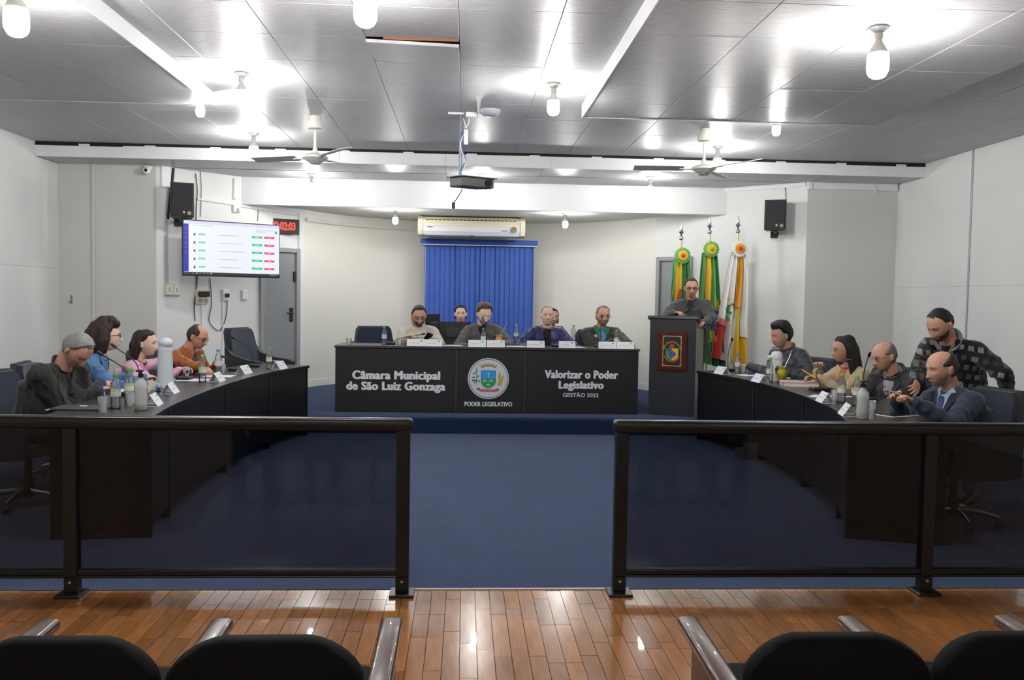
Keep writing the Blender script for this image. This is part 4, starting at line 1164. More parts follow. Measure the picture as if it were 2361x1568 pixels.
def wob(z0, z1, n, r, ph, ox=.02):
    return [(ox+r*math.sin(ph+9*k/n), -.02+r*math.cos(ph+7*k/n), z0+(z1-z0)*k/n) for k in range(n+1)]
mb = MB(); mb.tube(catmull(wob(H-.05, .05, 10, .022, 0), 40), .006); mb.build('power_cable', M_WCABLE, t, smooth=True)
mb = MB(); mb.tube(catmull(wob(H-.15, .0, 9, .026, 2), 40), .0045); mb.build('video_cable', M_BCABLE, t, smooth=True)
mb = MB(); mb.tube(catmull([(0, -.02, -.02), (.02, 0, -.12), (-.02, 0, -.2), (-.06, .01, -.26)], 16), .004); mb.rbox(-.075, -.045, 0, .02, -.31, -.25, r=.003); mb.build('hanging_plug', M_KCABLE, t)
mb = MB(); mb.rbox(.03, .07, -.06, -.02, .28, .42, r=.006); mb.build('adapter', M_WHITE, t)
jb = thing('junction_box', 'small white junction box beside the projector pole', 'box', (pp.x+.1, pp.y-.02, CZ))
mb = MB(); mb.rbox(-.055, .055, -.04, .04, -.045, -.002, r=.006); mb.build('case', M_WHITE, jb)
mb = MB(); mb.tube(catmull([(-.02, 0, -.04), (-.03, 0, -.1), (-.06, 0, -.16)], 10), .006); mb.build('lead', M_WCABLE, jb, smooth=True)
pd = pz(1130, 254, CZ)
t = thing('ceiling_disc', 'round grey cover disc on the ceiling right of the projector pole', 'ceiling cover', (pd.x, pd.y, CZ))
mb = MB(); mb.lathe([(.01, -.062), (.05, -.056), (.08, -.04), (.092, -.02), (.095, 0)], 28); mb.build('cover', mat('disc_grey', rgb(166, 166, 176), .3), t, smooth=True)
mb = MB(); mb.lathe([(.1, -.006), (.1, 0)], 28); mb.build('rim', M_PLATE, t, smooth=True)

# ================================================================= loudspeakers
M_SPK = mat('speaker_box', rgb(44, 46, 50), .6, bump=.2, bscale=300)
M_SPKG = mat('speaker_grille', rgb(38, 40, 44), .5, bump=.5, bscale=500)
def speaker(x0, x1, y0, y1, Y, rz, label, wallp, zlab):
    c = py_((x0+x1)/2, (y0+y1)/2, Y)
    hgt = (y1-y0)/FPX*Y; wid = .27
    t = thing('wall_speaker', label, 'loudspeaker', (c.x, c.y, c.z), rz, group='loudspeakers on the slanted walls')
    mb = MB(); mb.prism([(-wid/2, 0), (wid/2, 0), (wid/2-.03, .24), (-wid/2+.03, .24)], -hgt/2, hgt/2); mb.build('cabinet', M_SPK, t)
    mb = MB(); mb.rbox(-wid/2+.012, wid/2-.012, -.012, 0, -hgt/2+.012, hgt/2-.012, r=.006); mb.build('grille', M_SPKG, t)
    mb = MB(); mb.cyl((wid*.3, -.012, -hgt*.37), (wid*.3, -.017, -hgt*.37), .024, seg=18); mb.build('badge', mat('speaker_badge', rgb(150, 110, 112), .4), t)
    mb = MB(); mb.cyl((.02, -.012, -hgt*.35), (.02, -.017, -hgt*.35), .013, seg=14); mb.build('sticker', mat('yellow_sticker', rgb(220, 190, 60), .5), t)
    mb = MB(); mb.rbox(-.02, .02, .05, .24, -hgt/2-.035, -hgt/2-.012, r=.004); mb.rbox(-.05, .05, .05, .2, -hgt/2-.012, -hgt/2, r=.003)
    wl = t.matrix_basis.inverted() @ wallp
    mb.tube([(0, .2, -hgt/2-.02), (wl.x, wl.y, -hgt/2-.02)], .016); mb.rbox(wl.x-.05, wl.x+.05, wl.y-.02, wl.y, -hgt/2-.08, -hgt/2+.04, r=.004)
    mb.build('bracket', M_BLACKP, t)
    return t
wp, tt, nn = along(LA0, LA1, .12)
sp = speaker(391, 449, 422, 500, 10.78, .33, 'black loudspeaker above the wall screen', Vector((-3.62, 11.2, 0)), '')
sp2 = speaker(1763, 1812, 460, 530, 11.05, -.38, 'black loudspeaker on the right wall beside the flags', Vector((4.1, 11.39, 0)), '')

# ================================================================= wall screen
M_SCR = mat('screen_white', rgb(20, 20, 20), .3, emit=rgb(236, 240, 250), estr=.52)
def emat(name, c, s=.9): return mat(name, rgb(10, 10, 10), .4, emit=rgb(*c), estr=s*.52)
tl, tr = py_(421, 503, 10.72), py_(646, 517, 11.35)
bl = py_(420, 648, 10.72)
ctr = (tl+tr)/2
ax = Vector((tr.x-tl.x, tr.y-tl.y, 0)); TVW = ax.length; ax.normalize()
TVH = TVW*.565
tv = thing('wall_screen', 'large flat television showing a voting list on the left slanted wall', 'television', ((tl.x+tr.x)/2, (tl.y+tr.y)/2, tl.z-TVH/2-.01), math.atan2(ax.y, ax.x))
hw, hh = TVW/2, TVH/2
mb = MB(); mb.rbox(-hw, hw, 0, .05, -hh, hh, r=.008); mb.build('case', M_BLACKP, tv)
mb = MB(); mb.box(-hw+.012, hw-.012, -.002, 0, -hh+.02, hh-.012); scr = mb.build('screen', M_SCR, tv)
sw, sh = TVW-.024, TVH-.032
def sbox(name, u0, u1, v0, v1, m, lift=.001):
    """u across, v down, both 0..1 of the screen"""
    X0 = -hw+.012; Z1 = hh-.012
    q = MB(); q.box(X0+u0*sw, X0+u1*sw, -.002-lift, -.002, Z1-v1*sh, Z1-v0*sh)
    return q.build(name, m, scr)
sbox('side_menu', 0, .048, .06, .95, emat('scr_blue', (44, 48, 190)))
sbox('task_bar', 0, 1, .955, 1, emat('scr_dark', (38, 58, 56), .6))
sbox('title_bar', 0, 1, 0, .055, emat('scr_title', (216, 220, 248), 1.0))
g1 = emat('scr_green', (60, 205, 120), 1.0); g2 = emat('scr_pale_green', (120, 226, 170), 1.0); rd = emat('scr_red', (238, 62, 104), 1.0); gy = emat('scr_grey', (196, 200, 212), 1.0); av = emat('scr_avatar', (70, 66, 120), .8)
for k in range(5):
    v = .245+k*.152
    sbox('tag_bar', .145, .215, v-.018, v+.018, g2); sbox('vote_button', .70, .815, v-.018, v+.022, g1); sbox('vote_button', .835, .945, v-.018, v+.022, rd)
    sbox('name_line', .36, .56+.03*(k % 3), v-.006, v+.008, gy); sbox('avatar', .098, .116, v-.008, v+.03, av); sbox('avatar_head', .102, .113, v-.028, v-.008, emat('scr_face', (222, 180, 160), .9))
    sbox('button_word', .735, .78, v-.002, v+.006, M_SCR, .0016); sbox('button_word', .868, .912, v-.002, v+.006, M_SCR, .0016)
for k in range(8):
    sbox('task_icon', .012+k*.036, .03+k*.036, .966, .99, emat('scr_icon%d' % k, ((230, 240, 250), (120, 130, 130), (40, 170, 220), (240, 190, 60), (60, 120, 240), (225, 70, 70), (50, 190, 110), (220, 230, 240))[k], .9))
sbox('heading_line', .745, .94, .105, .118, gy); sbox('heading_line', .745, .85, .135, .148, gy); sbox('logo_dot', .95, .975, .115, .16, emat('scr_logo', (110, 160, 190)))
sbox('address_line', .09, .3, .075, .088, gy); sbox('clock_line', .9, .985, .968, .985, emat('scr_grey2', (170, 180, 180), .7))
for k in range(6): sbox('menu_icon', .016, .03, .13+k*.09, .155+k*.09, emat('scr_menu', (120, 130, 230)))
mb = MB(); mb.rbox(-.12, .12, .05, .09, -.12, .12, r=.01); 
mb.build('wall_arm', M_BLACKP, tv)

# ================================================================= LED clock
q0 = pwall(654, 522, LA0, LA1, .05)
tw = (Vector((LA1[0], LA1[1], 0))-Vector((LA0[0], LA0[1], 0))).normalized()
ck = thing('led_clock', 'black LED wall clock with red digits behind the screen corner', 'clock', (q0.x, q0.y, q0.z), math.atan2(tw.y, tw.x)-.35)
mb = MB(); mb.rbox(-.22, .22, 0, .05, -.105, .105, r=.006); mb.build('case', M_BLACKP, ck)
M_LED = emat('led_red', (255, 60, 40), 2.2)
text('digits', '02:02:03', .15, M_LED, ck, T(0, -.002, 0) @ RX(PI/2), sx=.66, bold=.004)

# ================================================================= air conditioner and blind at the back wall
AM = apse(.5)
M_AC = mat('ac_ivory', rgb(232, 226, 196), .4); M_AC2 = mat('ac_white', rgb(232, 233, 238), .35)
YB = 13.1
c0 = py_(965, 522, YB); c1 = py_(1209, 528, YB)
acw = c1.x-c0.x
ac = thing('air_conditioner', 'long ivory air conditioner above the blue blind', 'air conditioner', ((c0.x+c1.x)/2, YB, 2.585), .0)
a2 = acw/2
prof = [(0, .14), (-.10, .13), (-.17, .085), (-.19, .02), (-.17, -.07), (-.12, -.13), (0, -.15), (.55, -.12), (.55, .14)]
def yzprism(mb, prof, x0, x1, mi=0, M=None):
    P = [(x0, y, z) for y, z in prof]; Q = [(x1, y, z) for y, z in prof]; return mb.loft([P, Q], mi, M)
mb = MB(); yzprism(mb, prof, -a2+.07, a2-.07); mb.build('body', M_AC, ac)
for sgn in (-1, 1):
    mb = MB(); yzprism(mb, [(y*1.06-.004, z*1.05) for y, z in prof[:7]]+[(.55, -.13), (.55, .147)], sgn*(a2-.07), sgn*a2); mb.build('end_cap', M_AC, ac, smooth=30)
mb = MB(); yzprism(mb, [(-.19, .0), (-.205, -.02), (-.185, -.085), (-.14, -.135), (-.12, -.12)], -a2+.08, a2-.08); mb.build('front_panel', M_AC2, ac)
for k in range(22):
    xx = -a2+.12+k*(acw-.24)/22
    mb = MB(); mb.rbox(xx, xx+(acw-.24)/22-.012, -.176, -.15, .075, .087, r=.002, seg=1, M=T(0, 0, 0)); mb.build('intake_slot', M_BLACKP, ac)
for u in (-1, 1):
    mb = MB(); mb.rbox(u*.37-.33, u*.37+.33, -.128, -.09, -.142, -.132, r=.003, M=None); mb.build('louvre', M_AC2, ac)
mb = MB(); mb.cyl((a2-.17, -.2, -.05), (a2-.17, -.21, -.05), .045, seg=22); sk = mb.build('round_sticker', mat('sticker_green', rgb(80, 150, 80), .5), ac)
mb = MB(); mb.prism([(0, 0)]+[(.04*math.cos(a), .04*math.sin(a)) for a in np.linspace(.3, 2.4, 8)], 0, .003, M=T(a2-.17, -.211, -.05) @ RX(PI/2)); mb.build('sticker_red', mat('sticker_red', rgb(200, 60, 50), .5), ac)
mb = MB(); mb.rbox(-a2+.14, -a2+.22, -.207, -.2, -.035, -.02, r=.003); mb.build('badge', mat('ac_badge', rgb(80, 82, 90), .4), ac)
mb = MB(); mb.box(a2-.36, a2-.26, -.198, -.19, -.072, -.06); mb.build('blue_mark', mat('ac_blue_print', rgb(80, 110, 200), .5), ac)
# blind
M_BLIND = mat('blind_blue', rgb(62, 98, 186), .7, var=.04, vscale=30, bump=.1, bscale=200)
YBL = 13.7
b0 = py_(984, 640, YBL); b1 = py_(1224, 640, YBL); bt = py_(1100, 566, YBL).z
bl_ = thing('vertical_blind', 'blue vertical slat blind on the curved back wall', 'blind', ((b0.x+b1.x)/2, YBL, DAIS))
bw = (b1.x-b0.x); 
v0 = py_(970, 562, YBL).x-(b0.x+b1.x)/2; v1 = py_(1239, 562, YBL).x-(b0.x+b1.x)/2
mb = MB(); mb.rbox(v0, v1, -.10, .2, bt-DAIS-.005, bt-DAIS+.085, r=.006); vl = mb.build('valance', M_BLIND, bl_)
mb = MB(); mb.rbox(v0, v1, -.104, -.1, bt-DAIS-.012, bt-DAIS+.002, r=.001, seg=1); mb.build('valance_edge', M_WHITE, vl)
NS = 21; sw_ = bw/NS
q = MB()
rings = []
for z in (0.12, bt-DAIS):
    rings.append([(-.062, 0, z), (-.03, -.007, z), (0, -.009, z), (.03, -.007, z), (.062, 0, z), (.03, -.005, z), (0, -.007, z), (-.03, -.005, z)])
q.loft(rings); me = q.mesh('slat'); me.materials.append(M_BLIND)
for k in range(NS):
    o = put('slat', me, bl_, (-bw/2+sw_*(k+.5), -.01, 0)); o.rotation_euler = (0, 0, random.uniform(.22, .42) if random.random() > .2 else .6)
mb = MB(); mb.box(-bw/2-.04, bw/2+.04, .03, .045, .1, bt-DAIS); mb.build('back_panel', mat('window_board', rgb(40, 76, 170), .8), bl_)
mb = MB(); mb.rbox(-bw/2-.03, -bw/2-.012, .0, .06, .1, bt-DAIS, r=.003); mb.build('jamb', M_WALL_C, bl_)

# ================================================================= camera, sockets, conduits and cables on the left walls
def on_l(x, y, off=0.0): return pwall(x, y, LA0, LA1, off)
def wall_tube(name, pts, r, m, label, cat, f=on_l, off=.012, smooth=24, group=None):
    P = [f(x, y, off) for x, y in pts]
    c = P[0].copy()
    mb = MB(); mb.tube(catmull([p-c for p in P], smooth) if smooth else [p-c for p in P], r)
    o = mb.build(name, m, None, smooth=True, loc=c)
    return tag(o, label, cat, group)
def on_lr(x, y, off=0.0): return pwall(x, y, (WL, 11.0), LA0, off)
p = on_lr(343, 396, .0)
t = thing('security_camera', 'small white dome camera at the top left corner', 'camera', (p.x, p.y-.03, p.z))
mb = MB(); mb.rbox(-.04, .04, -.03, .03, .02, .07, r=.01); mb.build('base', M_WHITE, t)
mb = MB(); mb.ell((0, -.05, 0), (.045, .06, .045)); mb.build('housing', M_WHITE, t, smooth=True)
mb = MB(); mb.ell((.012, -.105, 0), (.02, .012, .02)); mb.build('lens', mat('lens_dark', rgb(22, 24, 40), .1), t, smooth=True)
p = on_lr(165, 690)
t = thing('wall_hook', 'small metal hook on the left wall panel', 'hook', (p.x, p.y, p.z))
mb = MB(); mb.rbox(-.012, .012, -.008, 0, -.05, .05, r=.003); mb.build('plate', mat('hook_metal', rgb(150, 150, 146), .4, metal=.5), t)
mb = MB(); mb.tube([(0, -.005, -.03), (-.01, -.04, -.045), (-.02, -.05, -.02)], .005); mb.build('prong', mat('hook_metal', (0, 0, 0)), t, smooth=True)
M_IVORY = mat('ivory_plastic', rgb(222, 216, 186), .5)
def wallbox(x, y, w_, h_, label, cat, face=None, name='socket_box', m=None):
    p = on_l(x, y); a = math.atan2(tw.y, tw.x)
    t = thing(name, label, cat, (p.x, p.y, p.z), a)
    mb = MB(); mb.rbox(-w_/2, w_/2, -.04, 0, -h_/2, h_/2, r=.008); mb.build('box', m or M_IVORY, t)
    return t
t = wallbox(395, 668, .2, .15, 'ivory double switch box left of the screen', 'switch box', name='switch_box')
for u in (-.05, .05):
    mb = MB(); mb.rbox(u-.035, u+.035, -.05, -.04, -.055, .055, r=.004); a = mb.build('switch_plate', M_WHITE, t)
    mb = MB(); mb.rbox(u-.012, u+.012, -.056, -.05, -.03, .03, r=.003); mb.build('rocker', mat('rocker', rgb(190, 196, 150), .5), t)
t = wallbox(463, 684, .17, .19, 'ivory outlet box with a black plug under the screen', 'socket', name='outlet_box')
mb = MB(); mb.rbox(-.06, .08, -.09, -.04, .0, .07, r=.008); mb.build('plug_block', M_BLACKP, t)
for u in (-.03, .05):
    mb = MB(); mb.cyl((u, -.04, -.05), (u, -.055, -.05), .028, seg=18); mb.build('outlet', mat('outlet_grey', rgb(150, 150, 146), .5), t)
t = wallbox(518, 680, .09, .15, 'white outlet with a black plug right of the outlet box', 'socket', m=M_WHITE, name='wall_outlet')
mb = MB(); mb.rbox(-.02, .03, -.075, -.04, -.03, .02, r=.006); mb.build('plug', M_BLACKP, t)
t = wallbox(562, 680, .08, .13, 'blank white cover plate near the grey door', 'cover plate', m=M_WHITE, name='cover_plate')
mb = MB(); mb.cyl((0, -.04, 0), (0, -.044, 0), .006); mb.build('screw', M_TRIMG, t)
t = wallbox(543, 482, .1, .1, 'white junction box with a cap above the screen', 'socket', m=M_WHITE, name='cable_box')
mb = MB(); mb.cyl((.03, -.04, -.01), (.03, -.08, -.01), .028, seg=16); mb.build('cap', M_WHITE, t)
t = wallbox(380, 405, .12, .3, 'white wall box beside the loudspeaker bracket', 'box', m=M_WHITE, name='wall_box')
wall_tube('conduit', [(386, 505), (386, 600), (387, 655)], .012, M_TRIMG, 'grey conduit running down to the switch box', 'conduit', smooth=0)
wall_tube('conduit', [(466, 690), (468, 780), (469, 900)], .014, M_WHITE, 'white conduit running down from the outlet box', 'conduit', smooth=0)
wall_tube('conduit', [(514, 692), (514, 780), (514, 900)], .008, M_WHITE, 'thin white conduit below the white outlet', 'conduit', smooth=0)
wall_tube('conduit', [(455, 459), (540, 472), (600, 482), (690, 497)], .015, M_WHITE, 'white conduit running right above the screen', 'conduit', smooth=0)
wall_tube('conduit', [(541, 412), (540, 460)], .02, M_WHITE, 'short white conduit under the bulkhead corner', 'conduit', smooth=0)
wall_tube('cable', [(451, 400), (455, 440), (452, 500), (455, 640), (448, 700), (450, 740)], .006, M_KCABLE, 'black cable running down behind the screen', 'cable')
wall_tube('cable', [(484, 640), (488, 700), (482, 740), (505, 763), (520, 735), (524, 700), (521, 685)], .005, M_KCABLE, 'thin dark cable looping below the screen to the plug', 'cable')
wall_tube('cable', [(462, 395), (464, 430), (463, 500)], .004, M_KCABLE, 'thin cable beside the loudspeaker', 'cable')
wall_tube('cable_bundle', [(400, 388), (396, 430), (390, 480), (388, 505)], .018, M_KCABLE, 'thick black cable bundle behind the left loudspeaker', 'cable')
wall_tube('cable', [(596, 480), (594, 510)], .004, M_KCABLE, 'short cable above the screen corner', 'cable', smooth=0)
wall_tube('conduit', [(691, 492), (691, 880)], .012, M_WHITE, 'slim white conduit at the corner right of the grey door', 'conduit', smooth=0, off=.02)
# pipe following the curved wall
mb = MB(); mb.tube([apse(t_, .03)+Vector((0, 0, CZ3-.14)) for t_ in np.linspace(0, .33, 24)], .028)
tag(mb.build('pipe', M_WALL_C, None, smooth=True), 'cream pipe following the curved wall to the air conditioner', 'pipe')
# thin cable above right speaker
def on_r(x, y, off=0.0): return pwall(x, y, RA0, RA1, off)
wall_tube('cable', [(1806, 422), (1811, 440), (1812, 470)], .004, M_KCABLE, 'thin cable above the right loudspeaker', 'cable', f=on_r)
p = pwall(2012, 438, RA0, (WR, 11.1), .0)
t = thing('wall_clip', 'small white hook under the moulding on the right', 'hook', (p.x, 11.05, p.z))
mb = MB(); mb.tube(catmull([(0, 0, .05), (0, -.01, 0), (.012, -.012, -.05)], 10), .008); mb.build('hook', M_WHITE, t, smooth=True)
# ================================================================= railings
M_RAIL = mat('black_powder_coat', rgb(22, 23, 24), .3, spec=.5)
M_RAILD = mat('black_powder_coat_matt', rgb(13, 14, 15), .4)
M_PANE = mat_clear('smoked_glass', (.48, .49, .51), gloss=.035, rough=.02)
M_BOLT = mat('bolt_steel', rgb(190, 190, 190), .3, metal=.8)
def railing(xe, xs, sgn, label):
    """xe: aisle end, xs: the posts' x"""
    Y = 4.39; far = xs[-1]+sgn*.06
    t = thing('railing', label, 'railing', (xe, Y, 0), group='smoked glass railings')
    def X(a, b): return (min(a, b)-xe, max(a, b)-xe)
    a, b = X(xe-sgn*.0, far)
    mb = MB(); mb.rbox(a, b, -.04, .04, .835, .90, r=.018, seg=3); mb.build('top_rail', M_RAIL, t, smooth=True)
    a, b = X(xe+sgn*.02, far)
    mb = MB(); mb.rbox(a, b, -.022, .022, .098, .128, r=.005); br = mb.build('bottom_rail', M_RAILD, t)
    mb = MB(); mb.rbox(a, b, -.03, .03, .088, .1, r=.004); mb.build('rail_lip', M_RAIL, br)
    for x in xs:
        mb = MB(); mb.rbox(x-.033-xe, x+.033-xe, -.03, .03, .012, .84, r=.006); p = mb.build('post', M_RAILD, t)
        mb = MB(); mb.rbox(x-.062-xe, x+.062-xe, -.075, .05, 0, .014, r=.004); mb.build('base_plate', M_RAIL, p)
        mb = MB(); mb.cyl((x-xe, -.03, .07), (x-xe, -.036, .07), .007, seg=10); mb.build('bolt', M_BOLT, p)
    for k in range(len(xs)-1):
        a, b = X(xs[k]+sgn*.033, xs[k+1]-sgn*.033)
        mb = MB(); mb.box(a, b, -.003, .003, .125, .838); mb.build('glass_pane', M_PANE, t)
    return t
railing(-.255, (-.30, -1.94, -3.5, -4.9), -1, 'left black railing with smoked glass panes')
railing(.77, (.815, 2.44, 4.05, 5.5), 1, 'right black railing with smoked glass panes')
# paper notice stuck to the right pane
M_NOTE = mat_clear('backlit_paper', (.8, .8, .82), gloss=.0, haze=.6, hazecol=(.8, .8, .82))
n0 = py_(1720, 1044, 4.40)
t = thing('taped_notice', 'two overlapping paper sheets taped to the right glass pane', 'paper', (n0.x, 4.396, n0.z))
mb = MB(); mb.box(-.062, .058, 0, .001, -.035, .03, M=RY(0)); mb.build('sheet', M_NOTE, t)
mb = MB(); mb.box(-.04, .04, .0012, .002, -.045, .05, M=T(.02, 0, .005) @ RY(.12)); s2 = mb.build('sheet', M_NOTE, t)

# ================================================================= audience seats in the foreground
M_SEATB = mat('black_upholstery', rgb(9, 9, 10), .75, spec=.15, bump=.15, bscale=300)
M_ARM = mat('worn_wood_arm', rgb(92, 66, 58), .3, var=.25, vscale=6, bstretch=(3, 1, 3), coat=.3)
M_SEATLEG = mat('seat_frame', rgb(40, 40, 42), .4, metal=.4)
def round_panel(w_, h_, r, n=8):
    pts = []
    for (cx_, cy_, a0) in ((w_/2-r, h_-r, 0), (-w_/2+r, h_-r, PI/2)):
        for k in range(n+1):
            a = a0+PI/2*k/n; pts.append((cx_+r*math.cos(a)*1.0, cy_+r*math.sin(a)*.62+r*.38*0, ))
    r2 = .03
    for (cx_, cy_, a0) in ((-w_/2*.86+r2, r2, PI), (w_/2*.86-r2, r2, 1.5*PI)):
        for k in range(n+1):
            a = a0+PI/2*k/n; pts.append((cx_+r2*math.cos(a), cy_+r2*math.sin(a)))
    return pts
def aud_seat(label, loc, arms):
    t = thing('auditorium_seat', label, 'chair', loc, group='dark auditorium seats in the front row')
    # backrest: a curved, rounded shell seen from behind; it stands at y = 0 and faces +y
    H = .50; prof = round_panel(.462, H, .13)
    def bend(P, y):
        out = []
        for (x, z) in P:
            out.append((x, y+.10*(z/H)*-.35+.5*x*x*-1.0+.06, .25+z-.03*(x/.23)**2*(z/H)))
        return out
    def ins(P, d): return [(x*(1-d/.23), .02+(z-.02)*(1-d/H)) for x, z in P]
    mb = MB(); mb.loft([bend(ins(prof, .03), .0), bend(ins(prof, .006), .012), bend(prof, .03), bend(prof, .055), bend(ins(prof, .02), .085), bend(ins(prof, .06), .095)])
    mb.build('backrest', M_SEATB, t, smooth=50)
    mb = MB(); mb.rbox(-.22, .22, .1, .52, .36, .44, r=.035, seg=3); mb.build('seat', M_SEATB, t, smooth=True)
    mb = MB(); mb.rbox(-.04, .04, .12, .42, .02, .37, r=.01); mb.rbox(-.2, .2, .1, .44, 0, .02, r=.005); mb.build('pedestal', M_SEATLEG, t)
    for s in arms:
        x = s*.265
        mb = MB(); mb.rbox(-.03, .03, -.03, .47, -.017, .017, r=.012, seg=3, M=T(x, 0, .563) @ RX(.03)); a = mb.build('armrest', M_ARM, t, smooth=True)
        mb = MB(); mb.rbox(x-.022, x+.022, .05, .33, 0, .57, r=.008); mb.build('arm_support', mat('brown_arm_side', rgb(92, 52, 34), .4), t)
    return t
SX = .478
gl = pz(905, 1440, .60); gr = pz(1594, 1437, .60)
YS = 2.0
for k, lb in enumerate(('black auditorium seat at the aisle end of the left row', 'second black auditorium seat from the aisle in the left row', 'third black auditorium seat from the aisle in the left row')):
    aud_seat(lb, (gl.x-.272-SX*k, YS, 0), (1, -1) if k == 2 else (1,))
for k, lb in enumerate(('black auditorium seat at the aisle end of the right row', 'second black auditorium seat from the aisle in the right row', 'third black auditorium seat from the aisle in the right row')):
    aud_seat(lb, (gr.x+.272+SX*k, YS, 0), (-1, 1) if k == 2 else (-1,))

# ================================================================= curved council desks
M_DESK = mat('black_laminate', rgb(17, 18, 20), .38, spec=.4, var=.05, vscale=20)
M_DTOP = mat('charcoal_desktop', rgb(60, 58, 60), .3, spec=.5, var=.05, vscale=30, bump=.04, bscale=400)
M_SEAM = mat('desk_seam', rgb(66, 68, 70), .5)
def curve_pts(pts, n=41): return [Vector((p[0], p[1], 0)) for p in catmull([(a, b, 0) for a, b in pts], n)]
def curved_desk(pts, out, label, name='curved_desk', seamt=(0, .3, .55, .78, 1)):
    """pts: inner (front) edge from far to near; out: +1/-1 direction of x away from the aisle"""
    P = curve_pts(pts); n = len(P); c = P[n//2]
    nor = []
    for i in range(n):
        t_ = (P[min(i+1, n-1)]-P[max(i-1, 0)]).normalized(); q = Vector((-t_.y, t_.x, 0))
        if q.x*out < 0: q = -q
        nor.append(q)
    d = thing(name, label, 'desk', (c.x, c.y, 0))
    L = lambda v, z=0: (v.x-c.x, v.y-c.y, z)
    DW = .64
    rings = [[L(P[i], .735), L(P[i]+nor[i]*DW, .735), L(P[i]+nor[i]*DW, .76), L(P[i], .76)] for i in range(n)]
    mb = MB(); mb.loft(rings); mb.build('worktop', M_DTOP, d)
    rings = [[L(P[i]-nor[i]*.002, .733), L(P[i]+nor[i]*.003, .733), L(P[i]+nor[i]*.003, .759), L(P[i]-nor[i]*.002, .759)] for i in range(n)]
    mb = MB(); mb.loft(rings); mb.build('edge_band', M_DESK, d)
    idx = [round(s*(n-1)) for s in seamt]
    for k in range(len(idx)-1):
        a, b = idx[k], idx[k+1]
        rg = [[L(P[i]+nor[i]*.02, .07), L(P[i]+nor[i]*.038, .07), L(P[i]+nor[i]*.038, .735), L(P[i]+nor[i]*.02, .735)] for i in range(a, b+1)]
        mb = MB(); mb.loft(rg); mb.build('front_panel', M_DESK, d)
    for k, i in enumerate(idx):
        t_ = (P[min(i+1, n-1)]-P[max(i-1, 0)]).normalized()
        e = .0 if 0 < k < len(idx)-1 else (.012 if k == 0 else -.012)
        a = P[i]+nor[i]*.016-t_*(.012-e); b = P[i]+nor[i]*.6-t_*(.012-e)
        poly = [L(a)[:2], L(b)[:2], L(b+t_*.024)[:2], L(a+t_*.024)[:2]]
        mb = MB(); mb.prism(poly, 0, .735); mb.build('leg_panel', M_DESK, d)
        if 0 < k < len(idx)-1:
            a = P[i]+nor[i]*.0145-t_*.004; b = a+nor[i]*.004
            mb = MB(); mb.prism([L(a)[:2], L(b)[:2], L(b+t_*.008)[:2], L(a+t_*.008)[:2]], .02, .733); mb.build('joint_strip', M_SEAM, d)
    return d, P, nor
LD, LP, LN = curved_desk([(-1.67, 9.46), (-1.90, 8.5), (-1.99, 7.3), (-1.97, 6.1), (-1.9, 5.42)], -1, 'curved black council desk on the left side', seamt=(0, .22, .47, .8, 1))
RD, RP, RN = curved_desk([(2.55, 9.36), (2.76, 8.3), (2.79, 7.2), (2.66, 6.1), (2.46, 5.42)], 1, 'curved black council desk on the right side', seamt=(0, .27, .55, .8, 1))

# ================================================================= presiding desk with lettering
M_FRONT = mat('black_desk_front', rgb(20, 21, 23), .5, var=.03, vscale=20)
M_LET = mat('white_vinyl', rgb(228, 231, 236), .5)
DX0, DX1, DY = -1.47, 2.03, 9.98
DT = .955
desk = thing('presiding_desk', 'long black presiding desk with white lettering and a round crest', 'desk', ((DX0+DX1)/2, DY, DAIS))
dw = DX1-DX0; dh = DT-DAIS
xa, xb = -dw/2+1.385, -dw/2+2.175
mb = MB(); mb.rbox(-dw/2-.01, dw/2+.01, -.02, .56, dh-.028, dh, r=.004); mb.build('worktop', M_DTOP, desk)
for (a, b) in ((-dw/2, xa-.014), (xa+.014, xb-.014), (xb+.014, dw/2)):
    mb = MB(); mb.rbox(a+.002, b-.002, 0, .02, .005, dh-.03, r=.003); mb.build('front_panel', M_FRONT, desk)
for x in (xa, xb):
    mb = MB(); mb.rbox(x-.016, x+.016, -.006, .5, .0, dh-.028, r=.003); mb.build('post', mat('desk_post', rgb(44, 46, 47), .45), desk)
for x in (-dw/2, dw/2-.025):
    mb = MB(); mb.rbox(x, x+.025,   .02, .54, 0, dh-.028, r=.003); mb.build('side_panel', M_FRONT, desk)
def ontop(px, py): 
    p = py_(px, py, DY-.002); return (p.x-(DX0+DX1)/2, p.z-DAIS)
TX = RX(PI/2)
def deskline(name, s, x0, x1, ytop, ybase, sx_extra=1, bold=.0, lift=-.003):
    """fit a line of text between two columns"""
    a, zt = ontop(x0, ytop); b, zb_ = ontop(x1, ybase)
    size = (zt-zb_)/.72*1.0
    o = text(name, s, size, M_LET, desk, TX, bold=bold, align='LEFT')
    me = o.data; co = np.empty(len(me.vertices)*3); me.vertices.foreach_get('co', co); co = co.reshape(-1, 3)
    w0 = co[:, 0].max()-co[:, 0].min(); sc = (b-a)/w0
    co[:, 0] = (co[:, 0]-co[:, 0].min())*sc+a
    co[:, 1] = lift+(co[:, 1])*.5
    return o, co, me
def setz(o, co, me, z_cap0, z_cap1, capref):
    """scale heights so that capital letters run from z_cap0 to z_cap1; capref = (lo, hi) of capitals in text units"""
    co[:, 2] = z_cap0+(co[:, 2]-capref[0])/(capref[1]-capref[0])*(z_cap1-z_cap0)
    me.vertices.foreach_set('co', co.ravel()); me.update()
